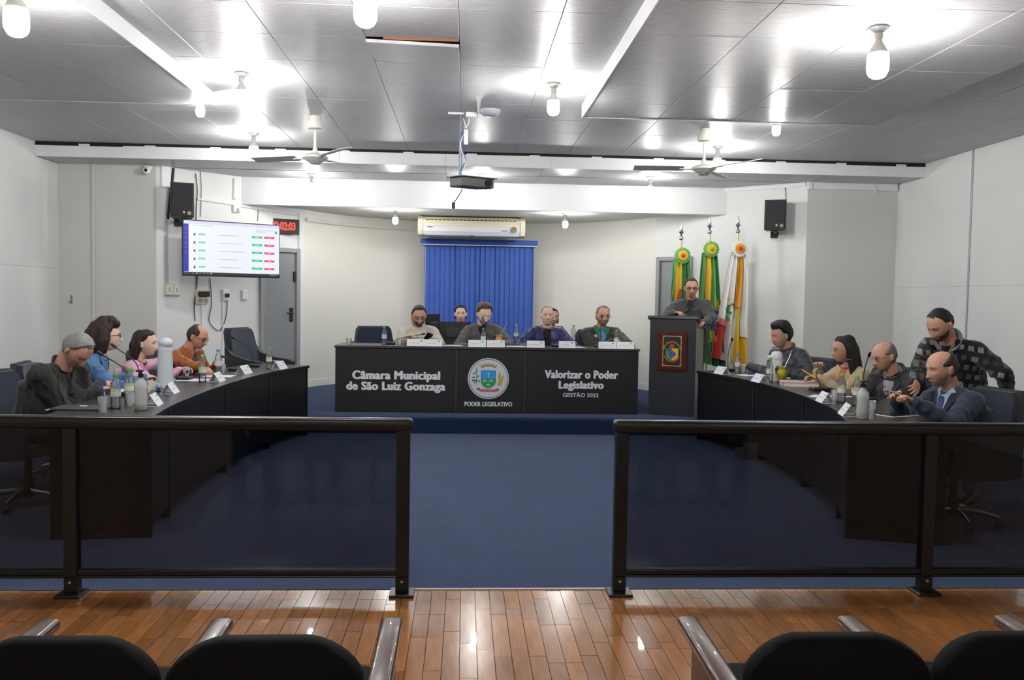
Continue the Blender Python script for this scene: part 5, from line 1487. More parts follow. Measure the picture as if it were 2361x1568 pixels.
def embolden(me, r):
    # thicken strokes: the letter outlines repeated at small offsets
    n = len(me.vertices); co = np.empty(n*3); me.vertices.foreach_get('co', co); co = co.reshape(-1, 3)
    fs = [tuple(p.vertices) for p in me.polygons]; V = []; F = []
    for k, (dx, dz) in enumerate([(0, 0)]+[(r*math.cos(a)*1.25, r*.6*math.sin(a)) for a in np.linspace(0, 2*PI, 8, endpoint=False)]):
        q = co.copy(); q[:, 0] += dx; q[:, 2] += dz; q[:, 1] += .00003*k
        V += q.tolist(); F += [tuple(i+n*k for i in f) for f in fs]
    m0 = me.materials[0]; me.clear_geometry(); me.from_pydata(V, [], F); me.update()
    if not me.materials: me.materials.append(m0)
def capline(name, s, x0, x1, ycap, ybase, bold, ref='H'):
    size = .1
    r = text('ref', ref, size, M_LET, desk, TX, align='LEFT')
    z = [v.co.z for v in r.data.vertices]; lo, hi = min(z), max(z); bpy.data.objects.remove(r)
    a, zt = ontop(x0, ycap); b, zb_ = ontop(x1, ybase)
    o = text(name, s, size, M_LET, desk, TX, align='LEFT', space=1.0+bold*14)
    embolden(o.data, bold)
    me = o.data; co = np.empty(len(me.vertices)*3); me.vertices.foreach_get('co', co); co = co.reshape(-1, 3)
    co[:, 0] = (co[:, 0]-co[:, 0].min())/(co[:, 0].max()-co[:, 0].min())*(b-a)+a
    co[:, 1] = -.002+co[:, 1]*.5
    setz(o, co, me, zb_, zt, (lo-bold*.6, hi+bold*.6))
    return o
capline('lettering', 'Câmara Municipal', 812, 1015, 854, 876, .0054)
capline('lettering', 'de São Luiz Gonzaga', 798, 1027, 879, 901, .0054)
capline('lettering', 'Valorizar o Poder', 1256, 1425, 853, 874, .0054)
capline('lettering', 'Legislativo', 1288, 1392, 878, 897, .0054)
capline('lettering', 'GESTÃO 2022', 1298, 1380, 906.5, 916, .0018)
capline('lettering', 'PODER LEGISLATIVO', 1071, 1181, 926, 937.5, .0042)
# crest
cxz = ontop(1126, 873); RC = (ontop(1173.5, 873)[0]-ontop(1078.5, 873)[0])/2
crest = None
def cm(name, c, r=.5): return mat(name, rgb(*c), r)
def plate(name, poly, m, parent, lift, th=.0012, c=cxz, R=RC):
    """flat printed shape on the desk front; poly in units of the crest radius"""
    q = MB(); q.prism([(c[0]+x*R, c[1]+y*R) for x, y in poly], -lift, -lift-th, M=Matrix(((1, 0, 0, 0), (0, 0, 1, 0), (0, 1, 0, 0), (0, 0, 0, 1))))
    return q.build(name, m, parent)
circ = lambda r, n=48, cx_=0, cy_=0, e=1: [(cx_+r*math.cos(2*PI*k/n), cy_+e*r*math.sin(2*PI*k/n)) for k in range(n)]
crest = plate('crest', circ(1), cm('crest_rim', (205, 207, 210)), desk, 0); crest['label'] = 'round municipal crest on a white disc'
plate('ring', circ(.945), cm('crest_ring', (96, 100, 122)), crest, .0006)
plate('field', circ(.915), cm('crest_field', (212, 216, 226)), crest, .0012)
sh = [(-.34, .38), (.34, .38), (.34, -.12)]+[(.34*math.cos(a), -.12+.34*math.sin(a)) for a in np.linspace(0, -PI, 14)][1:]
plate('shield', [(x*1.06, y*1.03+.003) for x, y in sh], cm('crest_outline', (50, 70, 110)), crest, .0018)
plate('shield_sky', [(-.34, -.02), (.34, -.02), (.34, .38), (-.34, .38)], cm('crest_sky', (40, 160, 232)), crest, .0024)
plate('shield_green', [(-.34, -.03), (-.34, -.12)]+[(.34*math.cos(a), -.12+.34*math.sin(a)) for a in np.linspace(-PI, 0, 14)][1:]+[(.34, -.03)], cm('crest_green', (32, 162, 92)), crest, .0024)
wh = cm('crest_white', (226, 228, 232))
plate('cross', [(-.015, .06), (.015, .06), (.015, .3), (-.015, .3)], wh, crest, .003); plate('cross', [(-.06, .2), (.06, .2), (.06, .23), (-.06, .23)], wh, crest, .003); plate('cross', [(-.045, .25), (.045, .25), (.045, .275), (-.045, .275)], wh, crest, .003)
cow = [(-.09, .03), (-.1, .0), (-.06, -.01), (-.06, -.05), (-.04, -.05), (-.03, -.02), (.04, -.02), (.05, -.05), (.07, -.05), (.07, .02), (.09, .04), (.05, .05), (-.05, .05)]
for (u, v) in ((-.17, -.12), (.15, -.12), (0, -.31)): plate('cattle', [(u+x, v+y) for x, y in cow], cm('crest_tan', (206, 196, 130)), crest, .003)
gold = cm('crest_gold', (150, 126, 84)); gold2 = cm('crest_gold_pale', (190, 172, 130))
arcp = lambda r0, r1, a0, a1, cy_, n=16: [(r0*math.cos(a), cy_+r0*math.sin(a)) for a in np.linspace(a0, a1, n)]+[(r1*math.cos(a), cy_+r1*math.sin(a)) for a in np.linspace(a1, a0, n)]
plate('mural_crown', arcp(.62, .72, PI/2-.55, PI/2+.55, -.03), gold, crest, .0018)
for a in np.linspace(-.5, .5, 5): plate('crown_tower', [( (rr*math.sin(a+da)), -.03+rr*math.cos(a+da)) for rr, da in ((.68, -.07), (.68, .07), (.80, .085), (.80, -.085))], gold2, crest, .0024)
grn = cm('crest_leaf', (42, 120, 84)); 
for (u, v, s_, a) in ((-.7, .24, .07, .5), (-.62, .3, .05, -.6), (-.72, .05, .08, .2), (-.52, .12, .075, -.4), (-.72, -.1, .09, .1), (-.6, -.1, .09, -.2), (-.46, -.14, .07, .9), (-.55, .36, .05, 1.2), (-.66, -.2, .05, -.6)):
    plate('leaf', [(u+s_*math.cos(q)*math.cos(a)-.5*s_*math.sin(q)*math.sin(a), v+s_*math.cos(q)*math.sin(a)+.5*s_*math.sin(q)*math.cos(a)) for q in np.linspace(0, 2*PI, 9)[:-1]], grn, crest, .0018)
plate('branch', [(-.6, .52), (-.57, .52), (-.55, .2), (-.58, -.3), (-.61, -.3), (-.58, .2)], cm('crest_stem', (80, 80, 90)), crest, .0015)
yel = cm('crest_wheat', (192, 176, 60))
plate('wheat_ear', [(.47, -.35), (.6, -.35), (.6, .15), (.54, .4), (.48, .15)], yel, crest, .0018)
plate('wheat_ear', [(.56, -.3), (.64, -.3), (.75, .1), (.78, .2), (.66, .12), (.6, -.05)], yel, crest, .0024)
plate('wheat_stem', [(.4, -.14), (.47, -.35), (.45, -.36)], cm('crest_stem2', (74, 96, 110)), crest, .0018)
red = cm('crest_red', (196, 40, 76))
plate('ribbon', [(-.42, -.52), (.42, -.52), (.42, -.64), (-.42, -.64)][::-1], red, crest, .0018)
plate('ribbon_end', [(-.55, -.46), (-.4, -.46), (-.4, -.57), (-.55, -.57)][::-1], red, crest, .0024); plate('ribbon_end', [(.4, -.48), (.52, -.48), (.52, -.59), (.4, -.59)][::-1], red, crest, .0024)
text('ribbon_text', 'SÃO LUIZ GONZAGA', .022, cm('crest_pink', (240, 200, 210)), crest, T(cxz[0], -.0033, cxz[1]-.58*RC) @ TX, sx=.9, depth=.0004)

# ================================================================= lectern
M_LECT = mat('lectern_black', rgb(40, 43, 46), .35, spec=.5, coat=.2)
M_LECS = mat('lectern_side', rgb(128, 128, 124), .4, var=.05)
pa, pb = pz(1494, 955, DAIS), pz(1600, 962, DAIS)
ang = math.atan2(pb.y-pa.y, pb.x-pa.x)
LW = (pb-pa).length
lec = thing('lectern', 'black lectern with a wooden crest plaque on its front', 'lectern', (pa.x, pa.y, DAIS), ang)
LH = 1.13
mb = MB(); mb.rbox(0, LW, 0, .02, 0, LH, r=.003); mb.build('front_panel', M_LECT, lec)
yb_ = .5
for x in (0, LW-.02):
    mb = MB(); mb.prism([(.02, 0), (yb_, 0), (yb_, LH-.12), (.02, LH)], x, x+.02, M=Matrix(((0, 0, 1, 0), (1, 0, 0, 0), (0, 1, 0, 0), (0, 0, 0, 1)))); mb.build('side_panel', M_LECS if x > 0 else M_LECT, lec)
mb = MB(); mb.rbox(-.025, LW+.025, -.025, yb_+.04, -.012, .022, r=.005, M=T(0, 0, LH) @ RX(-.24)); mb.build('slanted_top', M_LECT, lec)
mb = MB(); mb.rbox(.02, LW-.02, .03, .4, .6, .62, r=.003); mb.build('shelf', M_LECT, lec)
PWd, PHt = .345, .46
pcx, pcz = LW*.50, LH*.665
M_MAHO = mat('mahogany', rgb(82, 24, 22), .25, var=.25, vscale=10, bstretch=(1, 1, 6), coat=.6)
M_GOLD = mat('brass', rgb(206, 172, 96), .3, metal=.55)
mb = MB(); mb.rbox(pcx-PWd/2, pcx+PWd/2, -.022, 0, pcz-PHt/2, pcz+PHt/2, r=.005); plq = mb.build('plaque', M_MAHO, lec); plq['label'] = 'dark red wooden plaque with a brass framed shield'
gw, gh = PWd*.64, PHt*.77
def pplate(name, poly, m, lift, th=.001):
    q = MB(); q.prism([(pcx+x, pcz+y) for x, y in poly], -.022-lift, -.022-lift-th, M=Matrix(((1, 0, 0, 0), (0, 0, 1, 0), (0, 1, 0, 0), (0, 0, 0, 1)))); return q.build(name, m, plq)
rect = lambda w_, h_: [(-w_/2, -h_/2), (w_/2, -h_/2), (w_/2, h_/2), (-w_/2, h_/2)]
def rrect(w_, h_, r, n=5):
    o = []
    for (sx_, sy_, a0) in ((1, 1, 0), (-1, 1, PI/2), (-1, -1, PI), (1, -1, 1.5*PI)):
        for k in range(n+1):
            a = a0+PI/2*k/n; o.append((sx_*(w_/2-r)+r*math.cos(a), sy_*(h_/2-r)+r*math.sin(a)))
    return o
pplate('brass_frame', rect(gw, gh), M_GOLD, 0)
pplate('black_field', rrect(gw-.022, gh-.022, .025), cm('plaque_black', (22, 22, 28)), .0008)
S = gw/2
shp = lambda k: [(-.66*k, .3), (.66*k, .3), (.66*k, -.35)]+[(.66*k*math.cos(a), -.35+.62*math.sin(a)) for a in np.linspace(0, -PI, 14)][1:]
half = lambda sg: [(0, .3*S)]+[(0, -.97*S)]+[(sg*.66*S*math.cos(a), (-.35+.62*math.sin(a))*S) for a in np.linspace(-PI/2, 0, 9)][1:]+[(sg*.66*S, .3*S)]
pplate('shield_half', half(-1)[::-1], cm('plq_green', (28, 120, 66)), .0016); pplate('shield_half', half(1), cm('plq_yellow', (232, 192, 22)), .0016)
pplate('map_shape', [(x*S, y*S) for x, y in ((-.42, -.12), (-.3, .06), (-.12, .1), (.02, .08), (.14, -.02), (.3, -.1), (.44, -.2), (.36, -.42), (.22, -.56), (.12, -.62), (.02, -.78), (-.06, -.72), (-.02, -.55), (-.14, -.34), (-.3, -.26))][::-1], cm('plq_blue', (40, 72, 176)), .0024)
for (u, v) in ((-.2, -.2), (-.05, -.06), (.06, -.26), (.2, -.18), (.02, -.52)): pplate('star', [(u*S+.035*S*math.cos(a), v*S+.035*S*math.sin(a)) for a in np.linspace(0, 2*PI, 7)[:-1]], cm('plq_white', (228, 230, 236)), .0032)
pplate('cap', [(x*S, y*S) for x, y in ((-.24, .26), (.2, .28), (.2, .18), (.27, .3), (.26, .56), (.18, .72), (.02, .8), (-.14, .74), (-.24, .58))], cm('plq_red', (204, 52, 34)), .0024)
cr = lambda pts, w_: [(x*S, y*S) for x, y in pts]+[((x+w_)*S, (y)*S) for x, y in pts[::-1]]
pplate('branch', cr([(-.56, .0), (-.52, -.25), (-.4, -.55), (-.2, -.78), (-.06, -.9)], .06), cm('plq_pale', (196, 226, 196)), .0028)
pplate('branch', cr([(.5, -.08), (.44, -.36), (.3, -.6), (.12, -.8), (-.02, -.88)], .05), cm('plq_orange', (214, 130, 30)), .0028)
pplate('ribbon', [(.82*S*math.cos(a), (-.42+.72*math.sin(a))*S) for a in np.linspace(PI+.15, 2*PI-.15, 16)]+[(.66*S*math.cos(a), (-.40+.62*math.sin(a))*S) for a in np.linspace(2*PI-.15, PI+.15, 16)], cm('plq_ribbon', (206, 84, 58)), .0012)
wd = 'PODER LEGISLATIVO MUNICIPAL'
for k, ch in enumerate(wd):
    if ch == ' ': continue
    a = PI*.97-k/(len(wd)-1)*PI*.94
    text('plaque_letter', ch, .026, M_GOLD, plq, T(pcx, -.024, pcz) @ TX @ T(.86*S*math.cos(a), .12*S+.84*S*math.sin(a), 0) @ RZ(a-PI/2), sx=.85, bold=.0006, depth=.0004)

# ================================================================= office chairs
M_NAVY = mat('navy_fabric', rgb(24, 35, 56), .9, bump=.3, bscale=400, sheen=.3, var=.06, vscale=20)
M_SHELL = mat('charcoal_shell', rgb(44, 46, 48), .55)
M_CHROME = mat('chrome', rgb(190, 190, 192), .2, metal=.9)
_chair0 = [None]
def chair(x, y, rz, label, z=0.0):
    """boxy upholstered armchair on a five-star base; it faces +y"""
    if _chair0[0] is None:
        t = thing('office_chair', label, 'chair', (x, y, z), rz, group='navy upholstered office chairs')
        mb = MB(); mb.rbox(-.25, .25, -.24, .26, .40, .50, r=.035, seg=3); mb.build('seat', M_NAVY, t, smooth=True)
        bk = []
        for (zz, yy, ww) in ((.44, -.2, .24), (.6, -.235, .25), (.78, -.27, .245), (.95, -.305, .225), (1.0, -.315, .19)):
            bk.append([(-ww, yy-.03, zz), (-ww*.5, yy-.055, zz), (ww*.5, yy-.055, zz), (ww, yy-.03, zz), (ww, yy+.03, zz), (ww*.5, yy+.022, zz), (-ww*.5, yy+.022, zz), (-ww, yy+.03, zz)])
        mb = MB(); mb.loft(bk); mb.build('backrest', M_NAVY, t, smooth=50)
        sh_ = []
        for (zz, yy, ww) in ((.38, -.21, .265), (.6, -.262, .272), (.8, -.30, .265), (.97, -.338, .24), (1.015, -.347, .205)):
            sh_.append([(-ww, yy-.03, zz), (ww, yy-.03, zz), (ww, yy+.012, zz), (-ww, yy+.012, zz)])
        mb = MB(); mb.loft(sh_); mb.build('back_shell', M_SHELL, t, smooth=40)
        for s in (-1, 1):
            rg = []
            for (yy, zt_, zb_) in ((-.3, .80, .40), (-.2, .70, .38), (0, .645, .38), (.2, .625, .40), (.26, .60, .42)):
                rg.append([(s*.255, yy, zb_), (s*.305, yy, zb_), (s*.31, yy, zt_), (s*.255, yy, zt_)])
            mb = MB(); mb.loft(rg); mb.build('arm', M_SHELL, t, smooth=40)
        mb = MB(); mb.cyl((0, 0, .1), (0, 0, .4), .028); mb.cyl((0, 0, .06), (0, 0, .2), .04); mb.build('column', M_BLACKP, t, smooth=True)
        for k in range(5):
            a = 2*PI*k/5+.3; c_, s_ = math.cos(a), math.sin(a)
            mb = MB(); mb.tube([(0, 0, .115), (c_*.17, s_*.17, .105), (c_*.3, s_*.3, .075)], [.024, .02, .014]); l_ = mb.build('foot', M_CHROME, t, smooth=True)
            mb = MB(); mb.cyl((c_*.3-s_*.02, s_*.3+c_*.02, .03), (c_*.3+s_*.02, s_*.3-c_*.02, .03), .03); mb.build('castor', M_BLACKP, l_, smooth=True)
        t.scale = (.95, .95, .93)
        _chair0[0] = t; return t
    return dup(_chair0[0], (x, y, z), rz, label)

# ================================================================= flags
M_POLE = mat('flag_pole', rgb(196, 178, 140), .3, metal=.6); M_SIL = mat('silver_finial', rgb(200, 200, 200), .2, metal=.9)
def ribbon_mat(n, c): return mat(n, rgb(*c), .5, spec=.4, sheen=.3)
FY, FG, FR, FW = ribbon_mat('flag_yellow', (238, 196, 30)), ribbon_mat('flag_green', (36, 132, 62)), ribbon_mat('flag_red', (206, 44, 40)), ribbon_mat('flag_white', (236, 236, 232))
FB = ribbon_mat('flag_blue', (40, 66, 150)); FLG = ribbon_mat('ribbon_green', (104, 170, 92)); FAM = ribbon_mat('flag_amber', (226, 160, 20))
def flag(px, ytip, Y, label, bands, w_top, w_bot, zlow, ros, dxbot, ribs, lean=0.0, extra=None):
    base = py_(px, 700, Y); tip = py_(px, ytip, Y).z
    t = thing('flag_on_pole', label, 'flag', (base.x, Y, DAIS), group='ceremonial flags')
    H = tip-DAIS
    mb = MB(); mb.cyl((0, 0, .03), (0, 0, H-.22), .014); mb.build('pole', M_POLE, t, smooth=True)
    mb = MB(); mb.lathe([(.14, 0), (.14, .02), (.04, .05), (.02, .07)], 24); mb.build('stand', M_SHELL, t, smooth=True)
    mb = MB(); mb.ell((0, 0, H-.2), (.03, .03, .03)); mb.lathe([(.012, H-.24), (.012, H-.15), (.024, H-.135), (.04, H-.12), (.014, H-.1), (.02, H-.08), (.002, H)], 12); mb.build('finial', M_SIL, t, smooth=True)
    # rosette
    zr = H-.43
    mb = MB()
    n = 32; rr = .106
    mb.loft([[(r*(1+.06*math.cos(PI*k))*math.cos(2*PI*k/n), -.085-d-.008*(k % 2), zr+r*(1+.06*math.cos(PI*k))*math.sin(2*PI*k/n)) for k in range(n)] for r, d in ((rr, 0), (rr*.97, .015), (rr*.6, .02))])
    mb.build('rosette', ros[0], t, smooth=25)
    mb = MB(); mb.loft([[(r*math.cos(2*PI*k/n), -.112-d-.005*(k % 2), zr+r*math.sin(2*PI*k/n)) for k in range(n)] for r, d in ((rr*.62, 0), (rr*.58, .01), (rr*.2, .012))]); mb.build('rosette_inner', ros[1], t, smooth=25)
    mb = MB(); mb.ell((0, -.13, zr), (.028, .012, .028)); mb.build('rosette_button', ros[2], t, smooth=True)
    # draped cloth: pleated sheet falling from under the finial
    nu, nv = 56, 30
    ztop, zbot = H-.47, zlow
    fold = lambda u, v: (.028+.05*v)*math.sin(u*PI*2*4.2+1.3*math.sin(3*v)+px*.01)*(.35+.65*min(1, v*2))
    def P(u, v, off=0.0):
        wv = w_top+(w_bot-w_top)*(v**.8)
        x_ = (u-.5)*wv+dxbot*v**1.3+lean*v
        return Vector((x_, -.012-off+fold(u, v)-.03*v, ztop+(zbot-ztop)*v-.10*v*(u-.5)*2*.6))
    us = np.linspace(0, 1, nu); vs = np.linspace(0, 1, nv)
    sheet = MB()
    G = [[P(u, v) for u in us] for v in vs]
    sheet.grid(G, thick=.004, nrm=(0, 1, 0))
    # colour by band: bands(u, v) -> slot
    slots = []
    for f in sheet.f:
        k = [i % (nu*nv) for i in f]
        u = sum((i % nu) for i in k)/len(k)/(nu-1); v = sum((i//nu) for i in k)/len(k)/(nv-1)
        slots.append(bands(u, v))
    sheet.mi = slots
    cl = sheet.build('cloth', [FY, FG, FR, FW, FB, FAM], t, smooth=True)
    for (m_, u0, u1, v0, v1, nm) in ribs:
        rb = MB(); rb.grid([[P(u0+(u1-u0)*a, v, .05)+Vector((.01*math.sin(8*v), .012*math.sin(a*PI*2), 0)) for a in np.linspace(0, 1, 6)] for v in np.linspace(v0, v1, 16)], thick=.003, nrm=(0, 1, 0))
        rb.build('ribbon', m_, t, smooth=True)
    if extra: extra(t, P)
    return t
def b1(u, v):
    d = u+v*.5
    return 2 if .62 < d < .75 and v > .35 else (1 if u < .18 or (u > .62 and v < .35) else (1 if d > .75 and v > .35 else 0))
flag(1567, 514, 11.25, 'green, red and yellow flag on the leftmost pole behind the lectern', b1, .2, .34, .75, (FLG, FY, FR), -.0, [(FLG, .0, .16, 0, .8, ''), (FLG, .8, 1.0, 0, .75, '')])
def b2(u, v):
    if v < .35: return 1 if (u < .3 or u > .6) else 0
    e = ((u-.72)/.2)**2+((v-.58)/.13)**2
    if e < 1: return 4
    return 0 if abs(u-.72)/.33+abs(v-.58)/.3 < 1 else 1
def stars2(t, P):
    for (u, v) in ((.64, .53), (.7, .6), (.76, .56), (.8, .62), (.68, .66), (.74, .5), (.82, .54)):
        q = P(u, v, .045); mb = MB(); mb.ell((q.x, q.y, q.z), (.009, .004, .009), seg=6, rings=4); mb.build('star', FW, t)
flag(1632, 500, 11.3, 'green and yellow flag with a blue globe on the middle pole', b2, .2, .42, .5, (FLG, FY, FLG), .03, [(FLG, .02, .2, 0, .5, ''), (FY, .25, .5, 0, .5, ''), (FLG, .55, .7, 0, .5, '')], extra=stars2)
def b3(u, v):
    if u > .62: return 0
    if u < .35 and v > .66: return 2
    if u > .52 and v < .35: return 0
    return 3
def art3(t, P):
    mbs = MB(); q = P(.2, .44, .05)
    mbs.prism([(q.x+.035*(1 if k % 2 == 0 else .42)*math.cos(PI/2+k*PI/5), q.z+.035*(1 if k % 2 == 0 else .42)*math.sin(PI/2+k*PI/5)) for k in range(10)], -q.y, -q.y+.003, M=Matrix(((1, 0, 0, 0), (0, 0, -1, 0), (0, 1, 0, 0), (0, 0, 0, 1)))); mbs.build('star', FAM, t)
    for (u, v, s_) in ((.24, .53, .03), (.3, .55, .035), (.34, .5, .03), (.38, .56, .03), (.36, .62, .035), (.4, .48, .025), (.3, .6, .02)):
        q = P(u, v, .045); mb = MB(); mb.ell((q.x, q.y, q.z), (s_, .006, s_*.6), seg=8, rings=5); mb.build('leaf', FG, t)
    mb = MB(); mb.grid([[P(u_, v_+.12*(u_-.1), .045) for u_ in np.linspace(.08, .34, 8)] for v_ in (.62, .68)], thick=.003, nrm=(0, 1, 0)); mb.build('printed_band', ribbon_mat('flag_rose', (196, 110, 110)), t)
flag(1697, 498, 11.2, 'white, yellow and red flag on the rightmost pole', b3, .18, .5, .55, (FW, FAM, FR), -.1, [(FW, .75, .98, 0, .75, ''), (FAM, .5, .7, 0, .5, '')], extra=art3)
mb = MB(); mb.grid([[Vector((x_, .02*math.sin(x_*40+z_*6), z_)) for x_ in (0, .03, .06, .09)] for z_ in np.linspace(0, .5, 8)], thick=.004, nrm=(0, 1, 0))
o = mb.build('flag_corner', FR, bpy.data.objects['flag_on_pole.002'], smooth=True); o.location = (.02, .03, .85)
# ================================================================= things on the desks
M_PET = mat_clear('bottle_plastic', (.93, .95, .96), gloss=.07, rough=.05, haze=.10, hazecol=(.75, .78, .8))
M_MILK = mat_clear('milky_bottle', (.8, .82, .8), gloss=.06, rough=.1, haze=.62, hazecol=(.86, .88, .84))
M_CUP = mat_clear('cup_plastic', (.9, .9, .92), gloss=.05, rough=.15, haze=.38, hazecol=(.88, .88, .9))
M_LABW = mat('label_white', rgb(214, 222, 214), .5); M_LABB = mat('label_blue', rgb(196, 212, 232), .5)
M_LABG = mat('label_green', rgb(176, 210, 130), .5)
CAPG, CAPB = mat('cap_green', rgb(110, 190, 70), .4), mat('cap_blue', rgb(70, 140, 220), .4)
M_CARD = mat('white_card', rgb(228, 229, 234), .6); M_PAPER = mat('white_paper', rgb(226, 227, 232), .7)
M_PRINT = mat('card_print', rgb(176, 178, 186), .7); M_PRINTG = mat('card_emblem', rgb(110, 180, 150), .6)
def bottle(p, label, cap, h=.225, lab=None, group='water bottles on the desks'):
    t = thing('water_bottle', label, 'bottle', p, group=group); k = h/.225
    prof = [(.024, 0), (.029, .004), (.030, .03), (.0275, .045), (.030, .06), (.030, .125), (.0285, .15), (.020, .178), (.0115, .196), (.0115, .208)]
    mb = MB(); mb.lathe([(r*k, z*k) for r, z in prof], 14); mb.build('bottle', M_PET, t, smooth=50)
    mb = MB(); mb.lathe([(.0305*k, .078*k), (.0308*k, .08*k), (.0308*k, .122*k), (.0305*k, .124*k)], 14); lb = mb.build('wrapper', lab or (M_LABW if cap is CAPG else M_LABB), t, smooth=50)
    if cap is CAPG:
        mb = MB(); mb.lathe([(.0312*k, .112*k), (.0312*k, .123*k)], 14); mb.build('stripe', M_LABG, lb, smooth=50)
    mb = MB(); mb.lathe([(.0145*k, .203*k), (.015*k, .205*k), (.015*k, .222*k), (.0135*k, .225*k)], 14); mb.build('cap', cap, t, smooth=40)
    return t
def cup(p, label, h=.085):
    t = thing('plastic_cup', label, 'cup', p, group='plastic cups on the desks')
    mb = MB(); mb.lathe([(.024, 0), (.034, h), (.0355, h), (.0355, h-.003), (.0325, h-.004), (.0225, .003)], 16, cap=False)
    mb.build('cup_wall', M_CUP, t, smooth=50)
    mb = MB(); mb.lathe([(.0225, .001), (.0235, .006)], 16); mb.build('cup_base', M_CUP, t, smooth=50)
    return t
def card(p, rz, label, w_=.19, h_=.078):
    """folded tent card whose lettered face looks along -y before turning"""
    t = thing('name_card', label, 'name card', p, rz, group='folded name cards')
    d = .052
    for s in (-1, 1):
        mb = MB(); mb.add([(-w_/2, s*d, 0), (w_/2, s*d, 0), (w_/2, 0, h_), (-w_/2, 0, h_), (-w_/2, s*(d-.0025), 0), (w_/2, s*(d-.0025), 0), (w_/2, -s*.0002, h_-.003), (-w_/2, -s*.0002, h_-.003)], [(0, 1, 2, 3), (7, 6, 5, 4), (0, 4, 5, 1), (2, 6, 7, 3), (1, 5, 6, 2), (0, 3, 7, 4)])
        f = mb.build('card_face', M_CARD, t)
        if s < 0:
            sl = math.atan2(d, h_)
            M = T(0, -d, 0) @ RX(-sl)
            L = math.hypot(d, h_)
            mb = MB(); mb.box(-w_*.36, w_*.2, -.0012, -.0004, L*.42, L*.48, M=M); mb.build('printed_line', M_PRINT, f)
            mb = MB(); mb.box(w_*.24, w_*.38, -.0012, -.0004, L*.66, L*.84, M=M); mb.build('printed_emblem', M_PRINTG, f)
    mb = MB(); mb.box(-w_/2, w_/2, -d+.003, d-.003, 0, .001); mb.build('card_base', M_CARD, t)
    return t
def mic(p, head, label, bend=.35, basew=.06, led=False):
    """gooseneck microphone: flat base at p, capsule at head"""
    t = thing('desk_microphone', label, 'microphone', p, group='gooseneck microphones'); p = Vector(p); h_ = Vector(head)-p
    mb = MB(); mb.rbox(-basew, basew, -.06, .06, 0, .03, r=.01); mb.build('base', M_BLACKP, t)
    mid = Vector((h_.x*bend*.35, h_.y*bend*.35, h_.z*.62))
    pts = catmull([(0, 0, .025), tuple(mid), tuple(h_)], 16)
    mb = MB(); mb.tube(pts, .0042, 7); mb.build('gooseneck', M_SHELL, t, smooth=True)
    d = (pts[-1]-pts[-3]).normalized()
    mb = MB(); mb.tube([pts[-1]-d*.01, pts[-1], pts[-1]+d*.02, pts[-1]+d*.04, pts[-1]+d*.048], [.006, .010, .0115, .010, .004], 10); mb.build('capsule', M_BLACKP, t, smooth=True)
    if led:
        mb = MB(); mb.tube([pts[-1]-d*.016, pts[-1]-d*.006], .0085, 10); mb.build('light_ring', emat('mic_led', (255, 50, 40), 1.5), t, smooth=True)
    return t
def sheet(p, rz, label, w_=.21, h_=.297, n=1, m=None, name='paper_sheet', cat='paper', tilt=0):
    t = thing(name, label, cat, p, rz)
    for k in range(n):
        mb = MB(); mb.box(-w_/2, w_/2, -h_/2, h_/2, .001+k*.0022, .0025+k*.0022, M=RZ(.07*math.sin(k*2.1))); mb.build('sheet', m or M_PAPER, t)
    return t
def Q(x, y, z=.76): return pz(x, y, z)
# ---- left desk
AL = -PI/2+PI      # lettered side towards the aisle
bottle(Q(267, 943), 'green-capped water bottle beside the plastic cup at the near end of the left desk', CAPG, .235)
bottle(Q(299, 931), 'green-capped water bottle behind the milky dispenser on the left desk', CAPG, .25)
bottle(Q(467, 881), 'green-capped water bottle right of the tall white thermos', CAPG, .235)
bottle(Q(503, 863), 'blue-capped water bottle before the man in the tan leather jacket', CAPB, .235)
bottle(Q(620, 851), 'green-capped water bottle at the far end of the left desk', CAPG, .225)
cup(Q(238, 951), 'plastic cup nearest the railing on the left desk', .098)
cup(Q(300, 936), 'plastic cup between the two bottles on the left desk', .09)
cup(Q(430, 869), 'plastic cup right of the white thermos')
cup(Q(513, 861), 'plastic cup beside the blue-capped bottle on the left desk')
cup(Q(636, 846), 'plastic cup at the far end of the left desk', .07)
for (x, y, a, l_) in ((352, 934, .15, 'folded white card nearest the railing on the left desk'), (392, 906, .1, 'folded white card in front of the tall white thermos'), (500, 879, 0, 'folded white card beside the green-capped bottle, mid left desk'), (562, 861, -.15, 'folded white card in front of the left desk microphone'), (644, 850, -.2, 'folded white card at the far end of the left desk')):
    card(Q(x, y), PI/2+a, l_)
def dispenser(p, label, h=.26):
    t = thing('dispenser_bottle', label, 'bottle', p); k = h/.26
    mb = MB(); mb.lathe([(r*k, z*k) for r, z in ((.033, 0), (.039, .005), (.041, .06), (.038, .11), (.041, .15), (.036, .18), (.016, .205), (.014, .215))], 16); mb.build('bottle', M_MILK, t, smooth=50)
    mb = MB(); mb.lathe([(.017*k, .212*k), (.017*k, .235*k), (.008*k, .24*k), (.008*k, .255*k)], 12); mb.rbox(-.018, .018, -.04, .012, .25*k, .262*k, r=.004); mb.build('pump', M_BLACKP, t, smooth=50)
    return t
dispenser(Q(325, 946), 'milky bottle with a black pump on the left desk', .26)
dispenser(Q(1988, 966), 'milky bottle with a black pump on the right desk', .255)
M_THW = mat('thermos_white', rgb(206, 214, 222), .35)
t = thing('thermos', 'tall white thermos with a rounded pour head on the left desk', 'thermos', Q(381, 893))
mb = MB(); mb.lathe([(.066, 0), (.068, .01), (.064, .02), (.062, .05), (.056, .25), (.055, .30)], 22); mb.build('body', M_THW, t, smooth=50)
mb = MB(); mb.lathe([(.056, .298), (.057, .305), (.055, .312), (.05, .318)], 22); mb.build('collar', M_THW, t, smooth=50)
